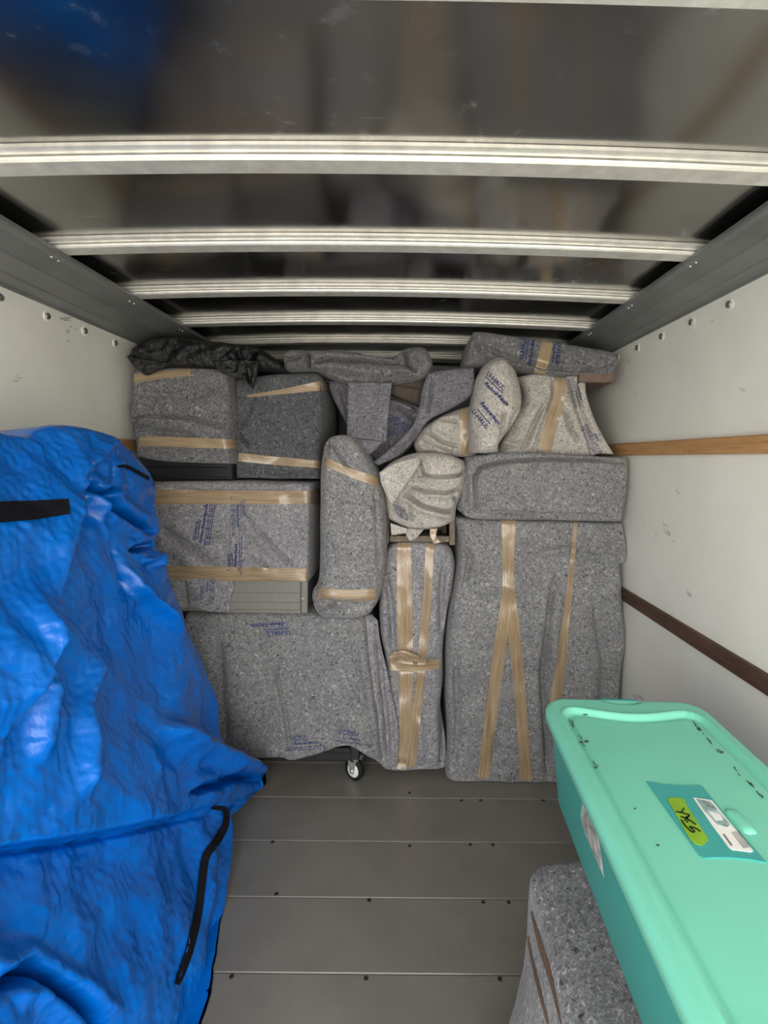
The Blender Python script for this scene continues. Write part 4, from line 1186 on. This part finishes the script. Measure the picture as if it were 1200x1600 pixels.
flat_patch('label_picture', PRINTG, panel, [(1088, 1248), (1110, 1252), (1141, 1288), (1137, 1292), (1122, 1289), (1100, 1266)], zp + 0.0018, 0.0004)
flat_patch('label_picture', PAPER, panel, [(1106, 1266), (1126, 1273), (1130, 1281), (1118, 1282)], zp + 0.0024, 0.0004)
for k in range(5):
    x, y = 1143 + k * 1.0 + 0, 1296 + 0
    o_ = k * 3.0
    flat_patch('label_text', PRINTT, panel, [(1143 + o_ * 0.95, 1300 - o_ * 0.2), (1144 + o_ * 0.95, 1300 - o_ * 0.2), (1163 + o_ * 0.72, 1325 - o_ * 0.1), (1162 + o_ * 0.72, 1325 - o_ * 0.1)], zp + 0.0018, 0.0003)
flat_patch('label_text', PRINTT, panel, [(1129, 1303), (1132, 1303), (1145, 1321), (1142, 1321)], zp + 0.0018, 0.0003)
gt = flat_patch('lime_tape', GREENT, panel, [(1043, 1249), (1046, 1246), (1060, 1246), (1070, 1249), (1072, 1257), (1107, 1311), (1101, 1318), (1096, 1321), (1086, 1318), (1078, 1311)], zp + 0.0014, 0.001)
def stroke(pts, w=2.2):
    q = resample(pts, max(6, len(pts) * 5)); tg = np.gradient(q, axis=0); tg /= np.linalg.norm(tg, axis=1)[:, None]
    nn = np.stack([-tg[:, 1], tg[:, 0]], -1) * w / 2
    a = q + nn; b_ = q - nn
    v = [onz(x, y, zp + 0.0022) for x, y in np.vstack([a, b_])]
    n = len(q)
    mesh_obj('handwriting', v, [(i, i + 1, n + i + 1, n + i) for i in range(n - 1)], MARKER, gt, False)
Z = lambda L: [(980 + x * 0.18333, 1180 + y * 0.18333) for x, y in L]
stroke(Z([(415, 480), (470, 490), (535, 510)])); stroke(Z([(485, 448), (470, 475), (460, 492)]))
stroke(Z([(455, 520), (490, 532), (530, 515)])); stroke(Z([(530, 515), (500, 545), (488, 560)])); stroke(Z([(492, 532), (520, 548), (505, 575)])); stroke(Z([(525, 548), (560, 572), (586, 592)]))
stroke(Z([(458, 548), (500, 605), (552, 652), (578, 652)])); stroke(Z([(578, 652), (552, 625), (530, 605)])); stroke(Z([(530, 605), (580, 620), (625, 650)]))
# thumb scoop beside the label
sc_ = onz(1150, 1283, zp)
sp = softbox('thumb_grip', TEAL, bin_, (sc_[0] - 0.006, sc_[1] - 0.030, zp - 0.02), (sc_[0] + 0.024, sc_[1] + 0.034, zp + 0.004), 0.012, (10, 10, 6))
# grime in the seam and specks on the lid
for k, (x, y, s_) in enumerate([(908, 1159, 3.2), (917, 1158, 4.2), (931, 1199, 3), (1028, 1320, 2.5), (891, 1140, 4), (900, 1112, 3), (1128, 1175, 3.5), (992, 1263, 2)]):
    pts = [(x + s_ * math.cos(a) * (0.7 + 0.5 * random.random()), y + 0.5 * s_ * math.sin(a) * (0.7 + 0.5 * random.random())) for a in np.linspace(0, 2 * math.pi, 8)[:-1]]
    flat_patch('dirt_speck', DIRT, lid, pts, ZL - 0.0075, 0.0012)
rg = np.random.RandomState(5)
for (xa, ya, xb, yb, nn) in ((1082, 1128, 1194, 1248, 26), (884, 1116, 906, 1150, 7), (880, 1112, 935, 1116, 7), (905, 1152, 935, 1200, 4)):
    for k in range(nn):
        t_ = rg.rand(); x, y = xa + (xb - xa) * t_ + rg.normal() * 1.2, ya + (yb - ya) * t_ + rg.normal() * 1.0
        l_ = 1.5 + 4 * rg.rand(); ux, uy = (xb - xa), (yb - ya); n_ = math.hypot(ux, uy); ux, uy = ux / n_, uy / n_
        w_ = 0.3 + 0.5 * rg.rand()
        flat_patch('dirt_speck', DIRT, lid, [(x - ux * l_, y - uy * l_), (x + uy * w_, y - ux * w_), (x + ux * l_, y + uy * l_), (x - uy * w_, y + ux * w_)], ZL - 0.0070, 0.0012)
# crinkled sticker on the side
tape('side_sticker', FILM, bin_, bb2, [(914, 1252), (918, 1280), (928, 1315), (944, 1371)], [8, 20, 17, 1], lift=0.003, cols=7, step=3)
finish(bin_)
